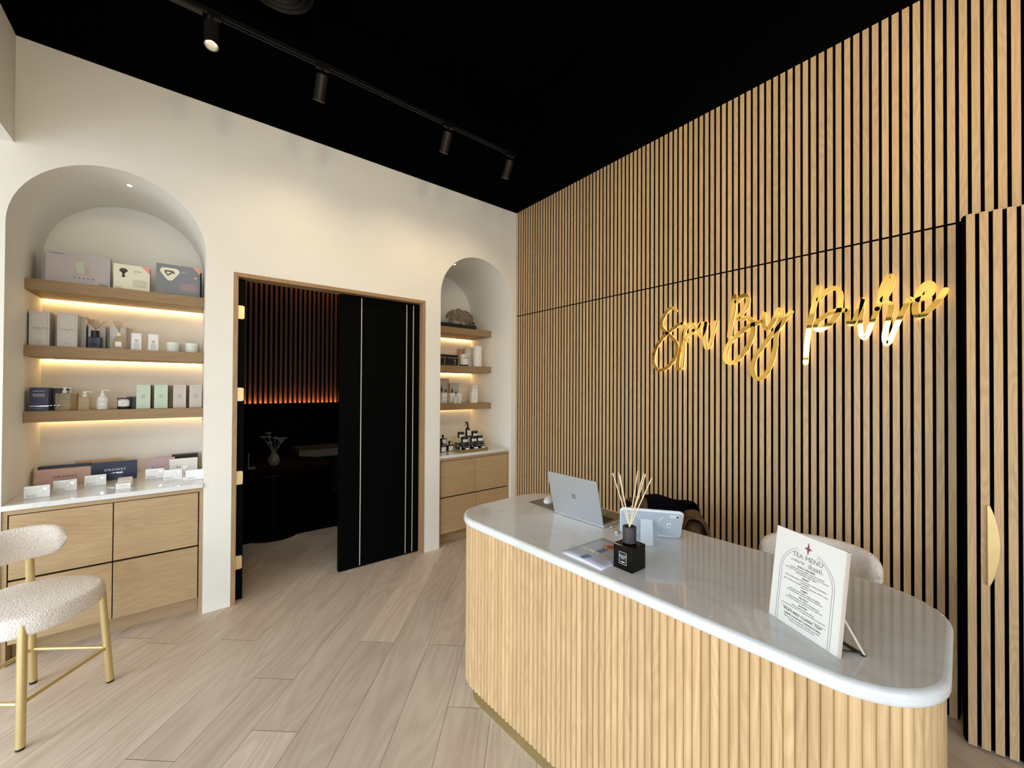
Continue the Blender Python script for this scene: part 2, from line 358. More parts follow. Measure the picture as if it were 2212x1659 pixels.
ITEMS = {
 'face_mask_box': (-3.6736, -3.3656, 0.44, 2.285, 0.2258),
 'cream_massager_box': (-3.3462, -3.1541, 0.41, 2.285, 0.1859),
 'grey_massager_box': (-3.1196, -2.8619, 0.41, 2.285, 0.2327),
 'white_box_a': (-3.7295, -3.641, 0.4, 1.858, 0.2265),
 'white_box_b': (-3.6071, -3.5154, 0.4, 1.858, 0.2262),
 'dark_diffuser': (-3.4681, -3.4036, 0.41, 1.858, 0.0917),
 'dark_diffuser_cap': (-3.4467, -3.4067, 0.41, 1.858, 0.1331),
 'dark_diffuser_box': (-3.48, -3.3944, 0.52, 1.858, 0.1752),
 'clear_diffuser': (-3.3444, -3.288, 0.41, 1.858, 0.1251),
 'clear_diffuser_box': (-3.3689, -3.2873, 0.5, 1.858, 0.1755),
 'small_a': (-3.2496, -3.1945, 0.41, 1.858, 0.1252),
 'small_b': (-3.1594, -3.1005, 0.41, 1.858, 0.1265),
 'candle_a': (-3.061, -2.978, 0.41, 1.858, 0.1028),
 'candle_b': (-2.9478, -2.8665, 0.41, 1.858, 0.1046),
 'navy': (-3.7172, -3.6479, 0.4, 1.434, 0.1465),
 'pump_big': (-3.6112, -3.5369, 0.4, 1.434, 0.1282),
 'pump_small': (-3.5067, -3.4543, 0.4, 1.434, 0.1027),
 'pump_white': (-3.421, -3.3642, 0.4, 1.434, 0.115),
 'glass_candle': (-3.3181, -3.2506, 0.4, 1.434, 0.0848),
 'mint_a': (-3.2186, -3.1415, 0.4, 1.434, 0.1748),
 'mint_b': (-3.1222, -3.0442, 0.4, 1.434, 0.1756),
 'taupe_a': (-3.015, -2.9376, 0.4, 1.434, 0.1765),
 'taupe_b': (-2.9182, -2.8434, 0.4, 1.434, 0.1773),
 'drowsy_pink': (-3.7094, -3.4551, 0.5, 0.918, 0.1122),
 'drowsy_navy': (-3.4555, -3.2187, 0.5, 0.918, 0.1306),
 'navy_back': (-3.7295, -3.4833, 0.56, 0.918, 0.1279),
 'tan_back': (-3.5577, -3.3095, 0.66, 0.918, 0.1365),
 'blissy_pink': (-3.1705, -3.0036, 0.56, 0.918, 0.1236),
 'blissy_cream': (-3.0343, -2.8631, 0.5001, 0.918, 0.1142),
 'black_back': (-3.0243, -2.8595, 0.64, 0.918, 0.1292),
 'card0': (-3.687, -3.5772, 0.1297, 0.918, 0.0812),
 'card1': (-3.5897, -3.4827, 0.2465, 0.918, 0.0803),
 'card2': (-3.4629, -3.3582, 0.3331, 0.918, 0.0817),
 'card3': (-3.1637, -3.0576, 0.3729, 0.918, 0.0798),
 'card4': (-3.0588, -2.9553, 0.2565, 0.918, 0.0764),
 'card5': (-2.9348, -2.8305, 0.1522, 0.918, 0.083),
 'tiny0': (-3.2903, -3.2186, 0.1188, 0.918, 0.0398),
 'tiny1': (-3.292, -3.2166, 0.3212, 0.918, 0.0389),
 'tiny2': (-3.2998, -3.2253, 0.4609, 0.918, 0.0377),
 'tray_black': (-0.8156, -0.2659, 0.42, 2.282, 0.0163),
 'cloth': (-0.5124, -0.1135, 0.6, 2.282, 0.2858),
 'tumbler': (-0.6216, -0.536, 0.52, 2.282, 0.1272),
 'rbox_a': (-0.7446, -0.6628, 0.42, 1.848, 0.1236),
 'rbox_b': (-0.6538, -0.5137, 0.42, 1.848, 0.1218),
 'rcyl_a': (-0.484, -0.4282, 0.46, 1.848, 0.1345),
 'rcyl_b': (-0.4529, -0.3546, 0.42, 1.848, 0.142),
 'rcyl_c': (-0.3235, -0.2197, 0.5, 1.848, 0.2363),
 'rcyl_d': (-0.3449, -0.2791, 0.58, 1.848, 0.2244),
 'rcyl_e': (-0.2709, -0.1575, 0.42, 1.848, 0.2507),
 'pic_a': (-0.6302, -0.4955, 0.66, 1.417, 0.2855),
 'pic_b': (-0.5151, -0.397, 0.6, 1.417, 0.2313),
 'w_a': (-0.6711, -0.6046, 0.5, 1.417, 0.1176),
 'w_b': (-0.5682, -0.5041, 0.5, 1.417, 0.1171),
 'w_c': (-0.4804, -0.4123, 0.5, 1.417, 0.1167),
 'v_a': (-0.5572, -0.5267, 0.42, 1.417, 0.0706),
 'v_b': (-0.5046, -0.4773, 0.42, 1.417, 0.0701),
 'slim_a': (-0.3191, -0.2405, 0.43, 1.417, 0.1279),
 'slim_b': (-0.2674, -0.1893, 0.5, 1.417, 0.1717),
 'slim_c': (-0.2154, -0.1406, 0.57, 1.417, 0.2141),
 'lb0': (-0.7481, -0.662, 0.2651, 0.912, 0.0825),
 'lb1': (-0.8184, -0.7736, 0.2699, 0.912, 0.0895),
 'j0': (-0.511, -0.4307, 0.42, 1.0249, 0.0639),
 'j1': (-0.3219, -0.2406, 0.42, 1.0219, 0.0618),
 'sp': (-0.4051, -0.3355, 0.42, 1.0279, 0.0928),
 'j2': (-0.5165, -0.4368, 0.33, 0.9821, 0.0516),
 'j3': (-0.4007, -0.3165, 0.33, 0.9749, 0.0501),
 'j4': (-0.3098, -0.2353, 0.33, 0.9815, 0.0538),
 'b0': (-0.5899, -0.5067, 0.2, 0.9164, 0.0434),
 'b1': (-0.47, -0.3901, 0.2, 0.9155, 0.0446),
 'b2': (-0.3679, -0.2825, 0.2, 0.9218, 0.0451),
 'b3': (-0.6123, -0.5592, 0.27, 0.92, 0.0465),
 'l2': (-0.78, -0.718, 0.3, 0.9817, 0.0705),
 'l3': (-0.7872, -0.7307, 0.36, 1.0261, 0.0772),
}
# lettering strokes on the slat wall: letter -> (stroke width, [[(y, z), ...], ...]) in metres
LETTERS = {
 'S': (0.022,[[(-1.9608,2.1946),(-1.9473,2.213),(-1.9279,2.2195),(-1.9004,2.209),(-1.8726,2.1798),(-1.8505,2.1493),(-1.8413,2.1132),(-1.8486,2.0788),(-1.8729,2.0464),(-1.9048,2.0174),(-1.9322,1.9928),(-1.9594,1.9576),(-1.9739,1.9203),(-1.971,1.8773),(-1.9557,1.8348),(-1.9248,1.7964),(-1.8934,1.7647),(-1.8534,1.7475),(-1.8126,1.7488),(-1.7834,1.7799),(-1.7707,1.8259),(-1.779,1.8822),(-1.8039,1.9371),(-1.8367,1.9793),(-1.873,2.0168),(-1.9047,2.0394),(-1.9476,2.0639),(-1.9858,2.0848),(-2.0121,2.0906)]]),
 'p': (0.021,[[(-2.0121,2.0906),(-2.0215,2.0592),(-2.0167,2.0276),(-2.0123,1.9924),(-2.0068,1.9393),(-1.9975,1.8863),(-1.9844,1.8333),(-1.978,1.7868),(-1.9807,1.7543),(-1.9958,1.7467),(-2.0108,1.7605),(-2.0163,1.8137),(-2.0218,1.8846),(-2.0235,1.9557),(-2.0253,2.0089),(-2.0382,2.0467),(-2.0564,2.0729),(-2.0746,2.0813),(-2.0926,2.0756),(-2.1041,2.0464),(-2.0963,2.0193),(-2.0711,2.0043),(-2.0474,1.989),(-2.0394,1.9685),(-2.0475,1.9519),(-2.0621,1.9524)],[(-2.0998,2.0276),(-2.1211,2.034),(-2.1386,2.0528),(-2.1473,2.0725)]]),
 'a': (0.021,[[(-2.192,2.0722),(-2.1629,2.0706),(-2.1456,2.0451),(-2.1415,2.0111),(-2.1492,1.9827),(-2.163,1.9779),(-2.1784,2.0072),(-2.1903,2.0469),(-2.1971,2.0665)],[(-2.192,2.0722),(-2.1852,2.027),(-2.1819,1.9761),(-2.1836,1.9316),(-2.1922,1.8952),(-2.2057,1.8942),(-2.2241,1.9248),(-2.2373,1.9809),(-2.2505,2.0332),(-2.2619,2.072)]]),
 'B': (0.026,[[(-2.387,2.2312),(-2.3851,2.2136),(-2.3813,2.1623),(-2.3738,2.1155),(-2.3643,2.0566),(-2.3567,2.0093),(-2.3522,1.9595)],[(-2.3982,2.1915),(-2.4168,2.2122),(-2.4352,2.2228),(-2.4534,2.2236),(-2.4678,2.2054),(-2.4696,2.1798),(-2.4571,2.1467),(-2.4389,2.1181),(-2.4169,2.0896),(-2.4095,2.0748),(-2.4353,2.0695),(-2.4643,2.0774),(-2.4857,2.0629),(-2.4999,2.0398),(-2.5087,2.0234),(-2.5278,2.0345),(-2.5433,2.0383)],[(-2.4999,2.0244),(-2.4999,1.982),(-2.4893,1.9329),(-2.4715,1.8879),(-2.4463,1.8468),(-2.4133,1.8095),(-2.3759,1.7796),(-2.3453,1.781),(-2.326,1.8102),(-2.3318,1.8665),(-2.3529,1.9132),(-2.3796,1.943),(-2.4169,1.9751),(-2.4535,2.0026),(-2.4857,2.0203)]]),
 'y': (0.024,[[(-2.5638,2.0887),(-2.5628,2.0548),(-2.5655,2.0166),(-2.579,1.9879),(-2.5957,1.9943),(-2.6155,2.0293),(-2.6319,2.068),(-2.6449,2.0976),(-2.6593,2.0991),(-2.6657,2.0743),(-2.6561,2.0352),(-2.6464,1.9996),(-2.6383,1.9636),(-2.6318,1.9198),(-2.6302,1.8755),(-2.6188,1.8207),(-2.6056,1.7655),(-2.5856,1.7139),(-2.5621,1.6806),(-2.5347,1.6658),(-2.5069,1.6854),(-2.4957,1.7318),(-2.5052,1.7853),(-2.5313,1.8374),(-2.5621,1.8808),(-2.5924,1.9272),(-2.6188,1.9582),(-2.6416,1.9817),(-2.6704,2.0187),(-2.6925,2.0524),(-2.7143,2.0783)]]),
 'P': (0.025,[[(-2.8504,2.2059),(-2.8423,2.1612),(-2.8341,2.1129),(-2.8245,2.0646),(-2.8162,2.0158),(-2.8073,1.9669),(-2.7994,1.9008),(-2.7938,1.8343),(-2.7895,1.7591)],[(-2.8544,2.1294),(-2.8758,2.1585),(-2.8995,2.1786),(-2.928,2.1829),(-2.9458,2.1715),(-2.9558,2.141),(-2.9545,2.0998),(-2.9507,2.0591),(-2.9329,2.0168),(-2.9097,1.9844),(-2.8809,1.9586),(-2.8569,1.9498),(-2.8407,1.9631),(-2.8408,1.9863),(-2.857,2.0073),(-2.881,2.0271),(-2.9124,2.0438),(-2.9456,2.0534),(-2.9757,2.0474)]]),
 'u': (0.022,[[(-2.9891,2.0681),(-2.9879,2.0429),(-2.9867,2.0132),(-2.9913,1.9798),(-3.004,1.9664),(-3.0178,1.9854),(-3.0292,2.0222),(-3.0428,2.0584),(-3.0541,2.1004),(-3.0507,2.063),(-3.0461,2.0198),(-3.0427,1.9764),(-3.0426,1.9325),(-3.0482,1.8968),(-3.0604,1.884),(-3.0736,1.9059),(-3.0846,1.9452),(-3.0988,1.9895),(-3.1128,2.0361)]]),
 'r': (0.023,[[(-3.1128,2.0361),(-3.1214,2.0747),(-3.1268,2.1137),(-3.1353,2.1518),(-3.149,2.1887),(-3.1635,2.2025),(-3.1737,2.1919),(-3.1706,2.1618),(-3.1613,2.13),(-3.1488,2.1013),(-3.1341,2.0812),(-3.1487,2.0646),(-3.1632,2.0552),(-3.1677,2.0335),(-3.1631,2.0034),(-3.1548,1.9624),(-3.1464,1.9211),(-3.1417,1.8793),(-3.1483,1.8449),(-3.1607,1.8551),(-3.1731,1.8903),(-3.1874,1.9361),(-3.2036,1.9839),(-3.2196,2.0256),(-3.2354,2.0615),(-3.2402,2.0675)]]),
 'e': (0.025,[[(-3.2692,2.0589),(-3.2848,2.0655),(-3.3001,2.072),(-3.3128,2.0843),(-3.3197,2.1047),(-3.3179,2.125),(-3.3079,2.1352),(-3.2952,2.1331),(-3.2836,2.1171),(-3.2732,2.0951),(-3.2653,2.0707),(-3.2594,2.0439),(-3.2567,2.0165),(-3.2586,1.9922),(-3.269,1.9741),(-3.2845,1.9775),(-3.2999,1.9918),(-3.3151,2.0114),(-3.3302,2.0325),(-3.3438,2.0536),(-3.3548,2.0731),(-3.3634,2.0912)]]),
}
# ------------------------------------------------------------------ room shell
ZC = 3.607      # top of the finished walls, black open ceiling above
ZB = 4.7        # deck
XL = -3.712     # bulkhead over the bay on the left
XW, YF, YR = -6.2, -7.5, 4.05
X1a, X1b, X2a, X2b = -3.74, -2.835, -.971, -.066     # arched niches
R1 = (X1b-X1a)/2; R2 = (X2b-X2a)/2; ZA = 2.982
XDa, XDb, ZD = -2.673, -1.1366, 2.44
YN1, YN2 = .745, .86
NA = 28
def struct(o, label=None): o['kind'] = 'structure'; return o

# floor: oak planks laid on the diagonal
def clip(poly, a, b, c):      # keep a*x+b*y<=c
    out = []
    for i in range(len(poly)):
        p, q = poly[i], poly[(i+1) % len(poly)]; dp = a*p[0]+b*p[1]-c; dq = a*q[0]+b*q[1]-c
        if dp <= 0: out.append(p)
        if (dp < 0 < dq) or (dq < 0 < dp): t = dp/(dp-dq); out.append((p[0]+(q[0]-p[0])*t, p[1]+(q[1]-p[1])*t))
    return out
def make_floor():
    ang = math.radians(48.5); ux, uy = math.cos(ang), math.sin(ang); wx, wy = uy, -ux
    def uvof(x, y): return x*ux+y*uy, x*wx+y*wy
    Wp = .22; v0 = uvof(-2.672, -1.344)[1]
    known = {}
    for (x, y) in ((-2.60, -1.41), (-3.05, -1.24), (-2.68, -.49), (-1.98, -1.07), (-1.65, -1.37), (-1.80, -1.87), (-1.50, -.83)):
        u, v = uvof(x, y); known.setdefault(math.floor((v-v0)/Wp), []).append(u)
    rng = random.Random(4); rect = ((-6.2, -7.5), (1.3, 4.05)); mb = MB(); g = MB()
    for k in range(-40, 45):
        cuts = []; 
        if k in known:
            us = known[k]; cuts = list(us); u = min(us)
            while u > -10: u -= rng.uniform(1.2, 2.1); cuts.append(u)
            u = max(us)
            while u < 8: u += rng.uniform(1.5, 2.1); cuts.append(u)
        else:
            u = -10+rng.random()*1.8
            while u < 8: cuts.append(u); u += rng.uniform(1.2, 2.1)
        cuts.sort()
        for a, b in zip(cuts[:-1], cuts[1:]):
            va = v0+k*Wp+.0008; vb = va+Wp-.0016; a2, b2 = a+.0012, b-.0012
            poly = [(u*ux+v*wx, u*uy+v*wy) for u, v in ((a2, va), (b2, va), (b2, vb), (a2, vb))]
            for A, B, C in ((1, 0, rect[1][0]), (-1, 0, -rect[0][0]), (0, 1, rect[1][1]), (0, -1, -rect[0][1])):
                poly = clip(poly, A, B, C)
                if len(poly) < 3: break
            if len(poly) < 3: continue
            mb.cur = rng.random()
            mb.add([(p[0], p[1], 0) for p in poly], [list(range(len(poly)))], [[(uvof(*p)[0], uvof(*p)[1]-va) for p in poly]])
    mb.cur = .5; mb.mi = 1; mb.box(-6.2, 1.3, -7.5, 4.05, -.06, -.0015)
    # wind the planks upward
    o = mb.build('floor', ['oak_floor', 'bevel_groove'], fix=False)
    me = o.data
    bm = bmesh.new(); bm.from_mesh(me); bm.normal_update()
    for f in bm.faces:
        if f.material_index == 0 and f.normal.z < 0: f.normal_flip()
    bm.to_mesh(me); bm.free()
    return struct(o)
make_floor()

def arch_pts(xa, xb, r):
    zs = ZA-r; c = (xa+xb)/2
    return [(c-r*math.cos(PI*i/NA), zs+r*math.sin(PI*i/NA)) for i in range(NA+1)]
def make_back_wall():
    m = MB()
    def q(x0, x1, z0, z1, y=0): m.add([(x0, y, z0), (x1, y, z0), (x1, y, z1), (x0, y, z1)], [(0, 1, 2, 3)])
    q(XW, X1a, 0, ZC); q(X1b, XDa, 0, ZC); q(XDa, XDb, ZD, ZC); q(XDb, X2a, 0, ZC); q(X2b, .02, 0, ZC)
    for xa, xb, r, yn in ((X1a, X1b, R1, YN1), (X2a, X2b, R2, YN2)):
        P = arch_pts(xa, xb, r); zs = ZA-r
        for a, b in zip(P[:-1], P[1:]): m.add([(a[0], 0, a[1]), (b[0], 0, b[1]), (b[0], 0, ZC), (a[0], 0, ZC)], [(0, 1, 2, 3)])
        m.add([(xa, 0, 0), (xa, yn, 0), (xa, yn, zs), (xa, 0, zs)], [(0, 1, 2, 3)])
        m.add([(xb, 0, 0), (xb, yn, 0), (xb, yn, zs), (xb, 0, zs)], [(0, 1, 2, 3)])
        m.add([(xa, yn, 0), (xb, yn, 0), (xb, yn, zs), (xa, yn, zs)], [(0, 1, 2, 3)])
        m.add([(p[0], yn, p[1]) for p in P], [list(range(NA+1))])
    # thickness at the doorway
    for x in (XDa, XDb): m.add([(x, 0, 0), (x, .16, 0), (x, .16, ZD), (x, 0, ZD)], [(0, 1, 2, 3)])
    m.add([(XDa, 0, ZD), (XDb, 0, ZD), (XDb, .16, ZD), (XDa, .16, ZD)], [(0, 1, 2, 3)])
    w = struct(m.build('wall_back', 'plaster', fix=False))
    for xa, xb, r, yn in ((X1a, X1b, R1, YN1), (X2a, X2b, R2, YN2)):
        P = arch_pts(xa, xb, r)
        b = MB().grid([[(p[0], 0, p[1]) for p in P], [(p[0], yn, p[1]) for p in P]]).build('arch_vault', 'plaster', w, smooth=True, fix=False)
    bx('upper_band', 'ceiling_black', w, XW, .1, 0.0, .1, ZC, ZB)
    return w
wall_back = make_back_wall()

def slats(name, y_list, z0, z1, parent, mat='oak_slat', seed=1):
    m = MB(); rng = random.Random(seed)
    for y in y_list:
        m.cur = rng.random(); m.mi = 0; m.box(0, .0165, y-.027, y, z0, z1); m.m[-4] = m.m[-3] = m.m[-6] = m.m[-5] = 1
    return m.build(name, [mat, 'slat_edge'], parent)
def make_right_wall():
    m = MB()
    YO0, YO1 = -4.30, -3.40; x0, x1 = .0165, .12; ZS = 2.418
    m.box(x0, x1, YO1, 0.1, 0, ZC); m.box(x0, x1, YF, YO0, 0, ZC); m.box(x0, x1, YO0, YO1, ZS, ZC)
    w = struct(m.build('wall_right', 'felt_black'))
    yl = [-.008-.04*k for k in range(85)]
    yu = [-.008-.04*k for k in range(186)]
    slats('slat_panel', yl, .004, ZS-.006, w, seed=3)
    slats('slat_panel', yu, ZS+.004, ZC, w, seed=5)
    slats('slat_panel', [y for y in yu if y < YO0-.01], .004, ZS-.003, w, seed=8)
    bx('upper_band', 'ceiling_black', w, .012, .12, YF, .1, ZC, ZB)
    # dark store room behind the hidden door
    s = MB(); s.box(1.3, 1.36, -5.4, -2.4, 0, 2.6); s.box(.12, 1.36, -5.46, -5.4, 0, 2.6); s.box(.12, 1.36, -2.4, -2.34, 0, 2.6); s.box(.12, 1.36, -5.46, -2.34, 2.5, 2.56)
    s.build('store_room_lining', 'felt_black', w)
    return w
wall_right = make_right_wall()

def make_other_walls():
    # bulkhead above the bay (left) and the bay's own ceiling
    m = MB(); m.box(XL-.15, XL, YF, 0, 2.99, ZC)
    w = struct(m.build('wall_left', 'plaster'))
    bx('upper_band', 'ceiling_black', w, XL-.15, XL, YF, 0, ZC, ZB)
    c = struct(MB().box(XW, XL-.15, YF, 0, 2.99, 3.1).build('ceiling', 'plaster'))
    c2 = struct(MB().box(XL-.15, .12, YF, .1, ZB, ZB+.1).build('ceiling', 'ceiling_black'))
    y0, y1, z0, z1 = WL
    m = MB(); m.box(XW-.12, XW, YF, y0, 0, 3.1); m.box(XW-.12, XW, y1, 0.1, 0, 3.1); m.box(XW-.12, XW, y0, y1, 0, z0); m.box(XW-.12, XW, y0, y1, z1, 3.1)
    struct(m.build('wall_bay', 'plaster'))
    f = MB()
    for k in range(5):
        y = y0+(y1-y0)*k/4; f.box(XW-.08, XW-.02, y-.03, y+.03, z0, z1)
    f.box(XW-.08, XW-.02, y0, y1, z0, z0+.06); f.box(XW-.08, XW-.02, y0, y1, z1-.06, z1); f.box(XW-.08, XW-.02, y0, y1, 2.15, 2.2)
    wdw = struct(bpy.data.objects.new('window_1', None)); COL.objects.link(wdw); f.build('window_frame', 'black_metal', wdw)
    x0, x1, z0, z1 = WF
    m = MB(); m.box(XW, x0, YF-.12, YF, 0, ZB); m.box(x1, .12, YF-.12, YF, 0, ZB); m.box(x0, x1, YF-.12, YF, 0, z0); m.box(x0, x1, YF-.12, YF, z1, ZB)
    struct(m.build('wall_front', 'plaster'))
    f = MB()
    for k in range(6):
        x = x0+(x1-x0)*k/5; f.box(x-.03, x+.03, YF-.08, YF-.02, z0, z1)
    f.box(x0, x1, YF-.08, YF-.02, z0, z0+.06); f.box(x0, x1, YF-.08, YF-.02, z1-.06, z1); f.box(x0, x1, YF-.08, YF-.02, 2.4, 2.46)
    wdw = struct(bpy.data.objects.new('window_2', None)); COL.objects.link(wdw); f.build('window_frame', 'black_metal', wdw)
make_other_walls()

# ------------------------------------------------------------------ treatment room seen through the doorway
def make_room():
    w = struct(bpy.data.objects.new('wall_inner', None)); COL.objects.link(w)
    m = MB(); m.box(-2.825, -2.785, .165, YR, 0, 3.7); m.box(.1, .16, .9, YR, 0, 3.7); m.box(-2.825, .16, YR, YR+.06, 0, 3.7); m.box(-2.825, .16, .165, YR, 3.7, 3.76)
    m.box(-1.137, .16, .12, .16, 0, 3.7) if False else None
    m.build('black_lining', 'felt_black', w)
    struct(MB().box(-2.78, .1, 1.3, YR, .0003, .002).build('floor', 'felt_black'))  # black sheet over the planks, painting in the floor's fade into darkness
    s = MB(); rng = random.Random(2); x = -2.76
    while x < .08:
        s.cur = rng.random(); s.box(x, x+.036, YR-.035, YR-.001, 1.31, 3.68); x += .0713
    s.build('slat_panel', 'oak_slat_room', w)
    bx('ledge', 'felt_black', w, -2.78, .1, YR-.10, YR-.001, 1.20, 1.30)
    bx('ledge_lip', 'felt_black', w, -2.78, .1, YR-.11, YR-.10, 1.20, 1.325)
    bx('led_strip', 'led_strip_room', w, -2.75, .08, YR-.085, YR-.065, 1.301, 1.304)
    bx('cove', 'felt_black', w, -2.78, .1, YR-.16, YR-.15, 3.45, 3.7)
    bx('led_strip', 'led_strip_room', w, -2.75, .08, YR-.13, YR-.09, 3.694, 3.698)
make_room()
t = thing('round_table', (-2.2, 1.47, 0), 'dark round table in the unlit room beyond the doorway', 'table')
MB().lathe([(.55, .715), (.56, .722), (.56, .738), (.55, .745)], n=64).build('tabletop', 'dark_table', t, smooth=True)
MB().lathe([(.27, 0), (.27, .015), (.05, .03), (.045, .70), (.12, .715)], n=32).build('pedestal', 'dark_table', t, smooth=True)
t = thing('flower_vase', (-2.2, 1.44, .7451), 'patterned vase of pale flowers on the dark round table', 'vase')
MB().lathe([(.035, 0), (.055, .03), (.06, .07), (.045, .11), (.022, .14), (.028, .16)], n=24).build('vase_body', 'vase', t, smooth=True)
st = MB(); fl = MB(); rng = random.Random(9)
for k in range(9):
    a = k*2.4; r = .05+.10*rng.random(); h = .24+.12*rng.random(); p = Vector((r*math.cos(a), r*math.sin(a), h))
    st.tube([(0, 0, .10), (p.x*.3, p.y*.3, h*.6), p], .002, 5)
    for q in range(5):
        b = q*2*PI/5; fl.lathe([(.002, -.006), (.016, 0), (.013, .01), (.002, .014)], p+Vector((.014*math.cos(b), .014*math.sin(b), 0)), 8)
st.build('stems', 'mat_grey', t); fl.build('blossoms', 'flower', t, smooth=True)
t = thing('card_holder', (-2.44, 1.36, .7451), 'slim upright card holder left of the vase on the dark table', 'card holder')
bx('card', 'mat_grey', t, -.003, .003, -.02, .02, 0, .17); bx('base', 'flower', t, 0, .06, -.02, .02, 0, .02)
t = thing('side_counter', (-1.2, 2.6, 0), 'counter with a pale slab edge in the dark room beyond the doorway', 'counter')
bx('slab', 'slab_dark', t, -.55, .35, -.1, .45, .62, .72); bx('leg', 'oak_slat_room', t, .0, .10, -.05, .4, 0, .62)

# ------------------------------------------------------------------ double door
def make_door():
    fr = struct(bpy.data.objects.new('trim_1', None)); COL.objects.link(fr); fr.location = (XDa, 0, 0)
    wd = XDb-XDa
    bx('jamb', 'oak_frame', fr, .001, .030, -.004, .13, 0, ZD-.03, .002)
    bx('jamb', 'oak_frame', fr, wd-.030, wd-.001, -.004, .13, 0, ZD-.03, .002)
    MB().box(.001, wd-.001, -.004, .13, ZD-.03, ZD-.001).build('head', 'oak_frame', fr, bevel=.002)
    # closed leaf
    d = struct(bpy.data.objects.new('door_1', None)); COL.objects.link(d); d.location = (-1.142-.03, .06, 0)
    bx('leaf', 'door_black', d, -.735, .002, 0, .045, .008, 2.404, .002)
    for x in INLAYS: bx('brass_inlay', 'inlay', d, x-d.location.x-.0032, x-d.location.x+.0032, -.0012, 0.0005, .02, 2.39)
    # leaf swung open into the dark room, seen edge-on with its hinges
    d = struct(bpy.data.objects.new('door_2', None)); COL.objects.link(d); d.location = (-2.641, .062, 0); d.rotation_euler.z = 0
    bx('leaf', 'door_black', d, 0, .046, 0, .735, .008, 2.404, .002)
    for z in (2.107, 1.490, .865, .233):
        pl = []
        for (cx, cz, a0) in ((.030, .012, -PI/2), (.030, .088, 0)):
            for k in range(5): a = a0+PI/2*k/4; pl.append((cx+.012*math.cos(a), z+cz+.012*math.sin(a)))
        pl = [(-.008, z)]+pl+[(-.008, z+.1)]
        h = MB().prism(pl, -.0035, -.0002, 1).build('hinge', 'brass_satin', d)
        MB().cyl((-.006, -.006, z), .005, .1, 10).build('hinge_barrel', 'brass_satin', h)
        sc = MB()
        for i, dz in enumerate((.016, .038, .062, .084)): sc.lathe([(.0035, 0), (.0035, .001)], (0, 0, 0), 8, Matrix.Translation((.012 if i % 2 else .025, -.0042, z+dz)) @ Matrix.Rotation(PI/2, 4, 'X'))
        sc.build('screws', 'brass_brushed', h)
INLAYS = (-1.728, -1.302, -1.234)
make_door()
# hidden slat-faced door, standing ajar
def make_slat_door():
    d = struct(bpy.data.objects.new('door_3', None)); COL.objects.link(d)
    ang = math.atan2(.032, .14); L = .87; ex, ey = .032/.1436, -.14/.1436
    d.location = (-.1665, -3.437, 0); d.rotation_euler.z = ang        # local -y runs along the leaf, local x is its depth
    m = MB(); rng = random.Random(12)
    y = -.0
    n = 0
    while y > -L:
        m.cur = rng.random(); m.box(0, .015, y-.027, y, .012, 2.40); m.m[-4] = m.m[-3] = 1; y -= .04
    m.build('slat_panel', ['oak_slat', 'slat_edge'], d)
    bx('leaf', 'felt_black', d, .015, .055, -L, .006, .012, 2.40)
    # pull plate
    pl = [(-.046+0*0, 0)]
    z0, z1 = .742, 1.093; prof = []
    K = 18
    for k in range(K+1):
        a = k/K; z = z0+(z1-z0)*a; wv = .008+.030*math.sin(PI*a)**.85; prof.append((-.056-wv, z))
    poly = [(-.056, z0), (-.056, z1)][::-1]+prof
    MB().prism(poly, -.016, -.0005, 0).build('pull_handle', 'brass_satin', d, bevel=.001)
make_slat_door()

# ------------------------------------------------------------------ niche shelves, counters, cabinets
def shelf(xa, xb, yf, yb, zt, label, grp):
    t = thing('wall_shelf', ((xa+xb)/2, yb, zt-.072), label, 'shelf', grp)
    w = (xb-xa)/2-.0015; d = yb-yf
    bx('board', 'oak_shelf', t, -w, w, -d, -.001, 0, .072, .001)
    bx('led_strip', 'led_strip', t, -w+.004, w-.004, -.020, -.012, -.003, -.0002)
N1 = (X1a, X1b); N2 = (X2a, X2b); S1 = (2.285, 1.858, 1.434); S2 = (2.282, 1.848, 1.417)
for z, w_ in zip(S1, ('top', 'middle', 'bottom')): shelf(*N1, .35, YN1, z, '%s oak shelf in the large arched niche at the left, lit underneath' % w_, 'oak shelves in the left niche')
for z, w_ in zip(S2, ('top', 'middle', 'bottom')): shelf(*N2, .388, YN2, z, '%s oak shelf in the narrow arched niche by the slat wall' % w_, 'oak shelves in the right niche')
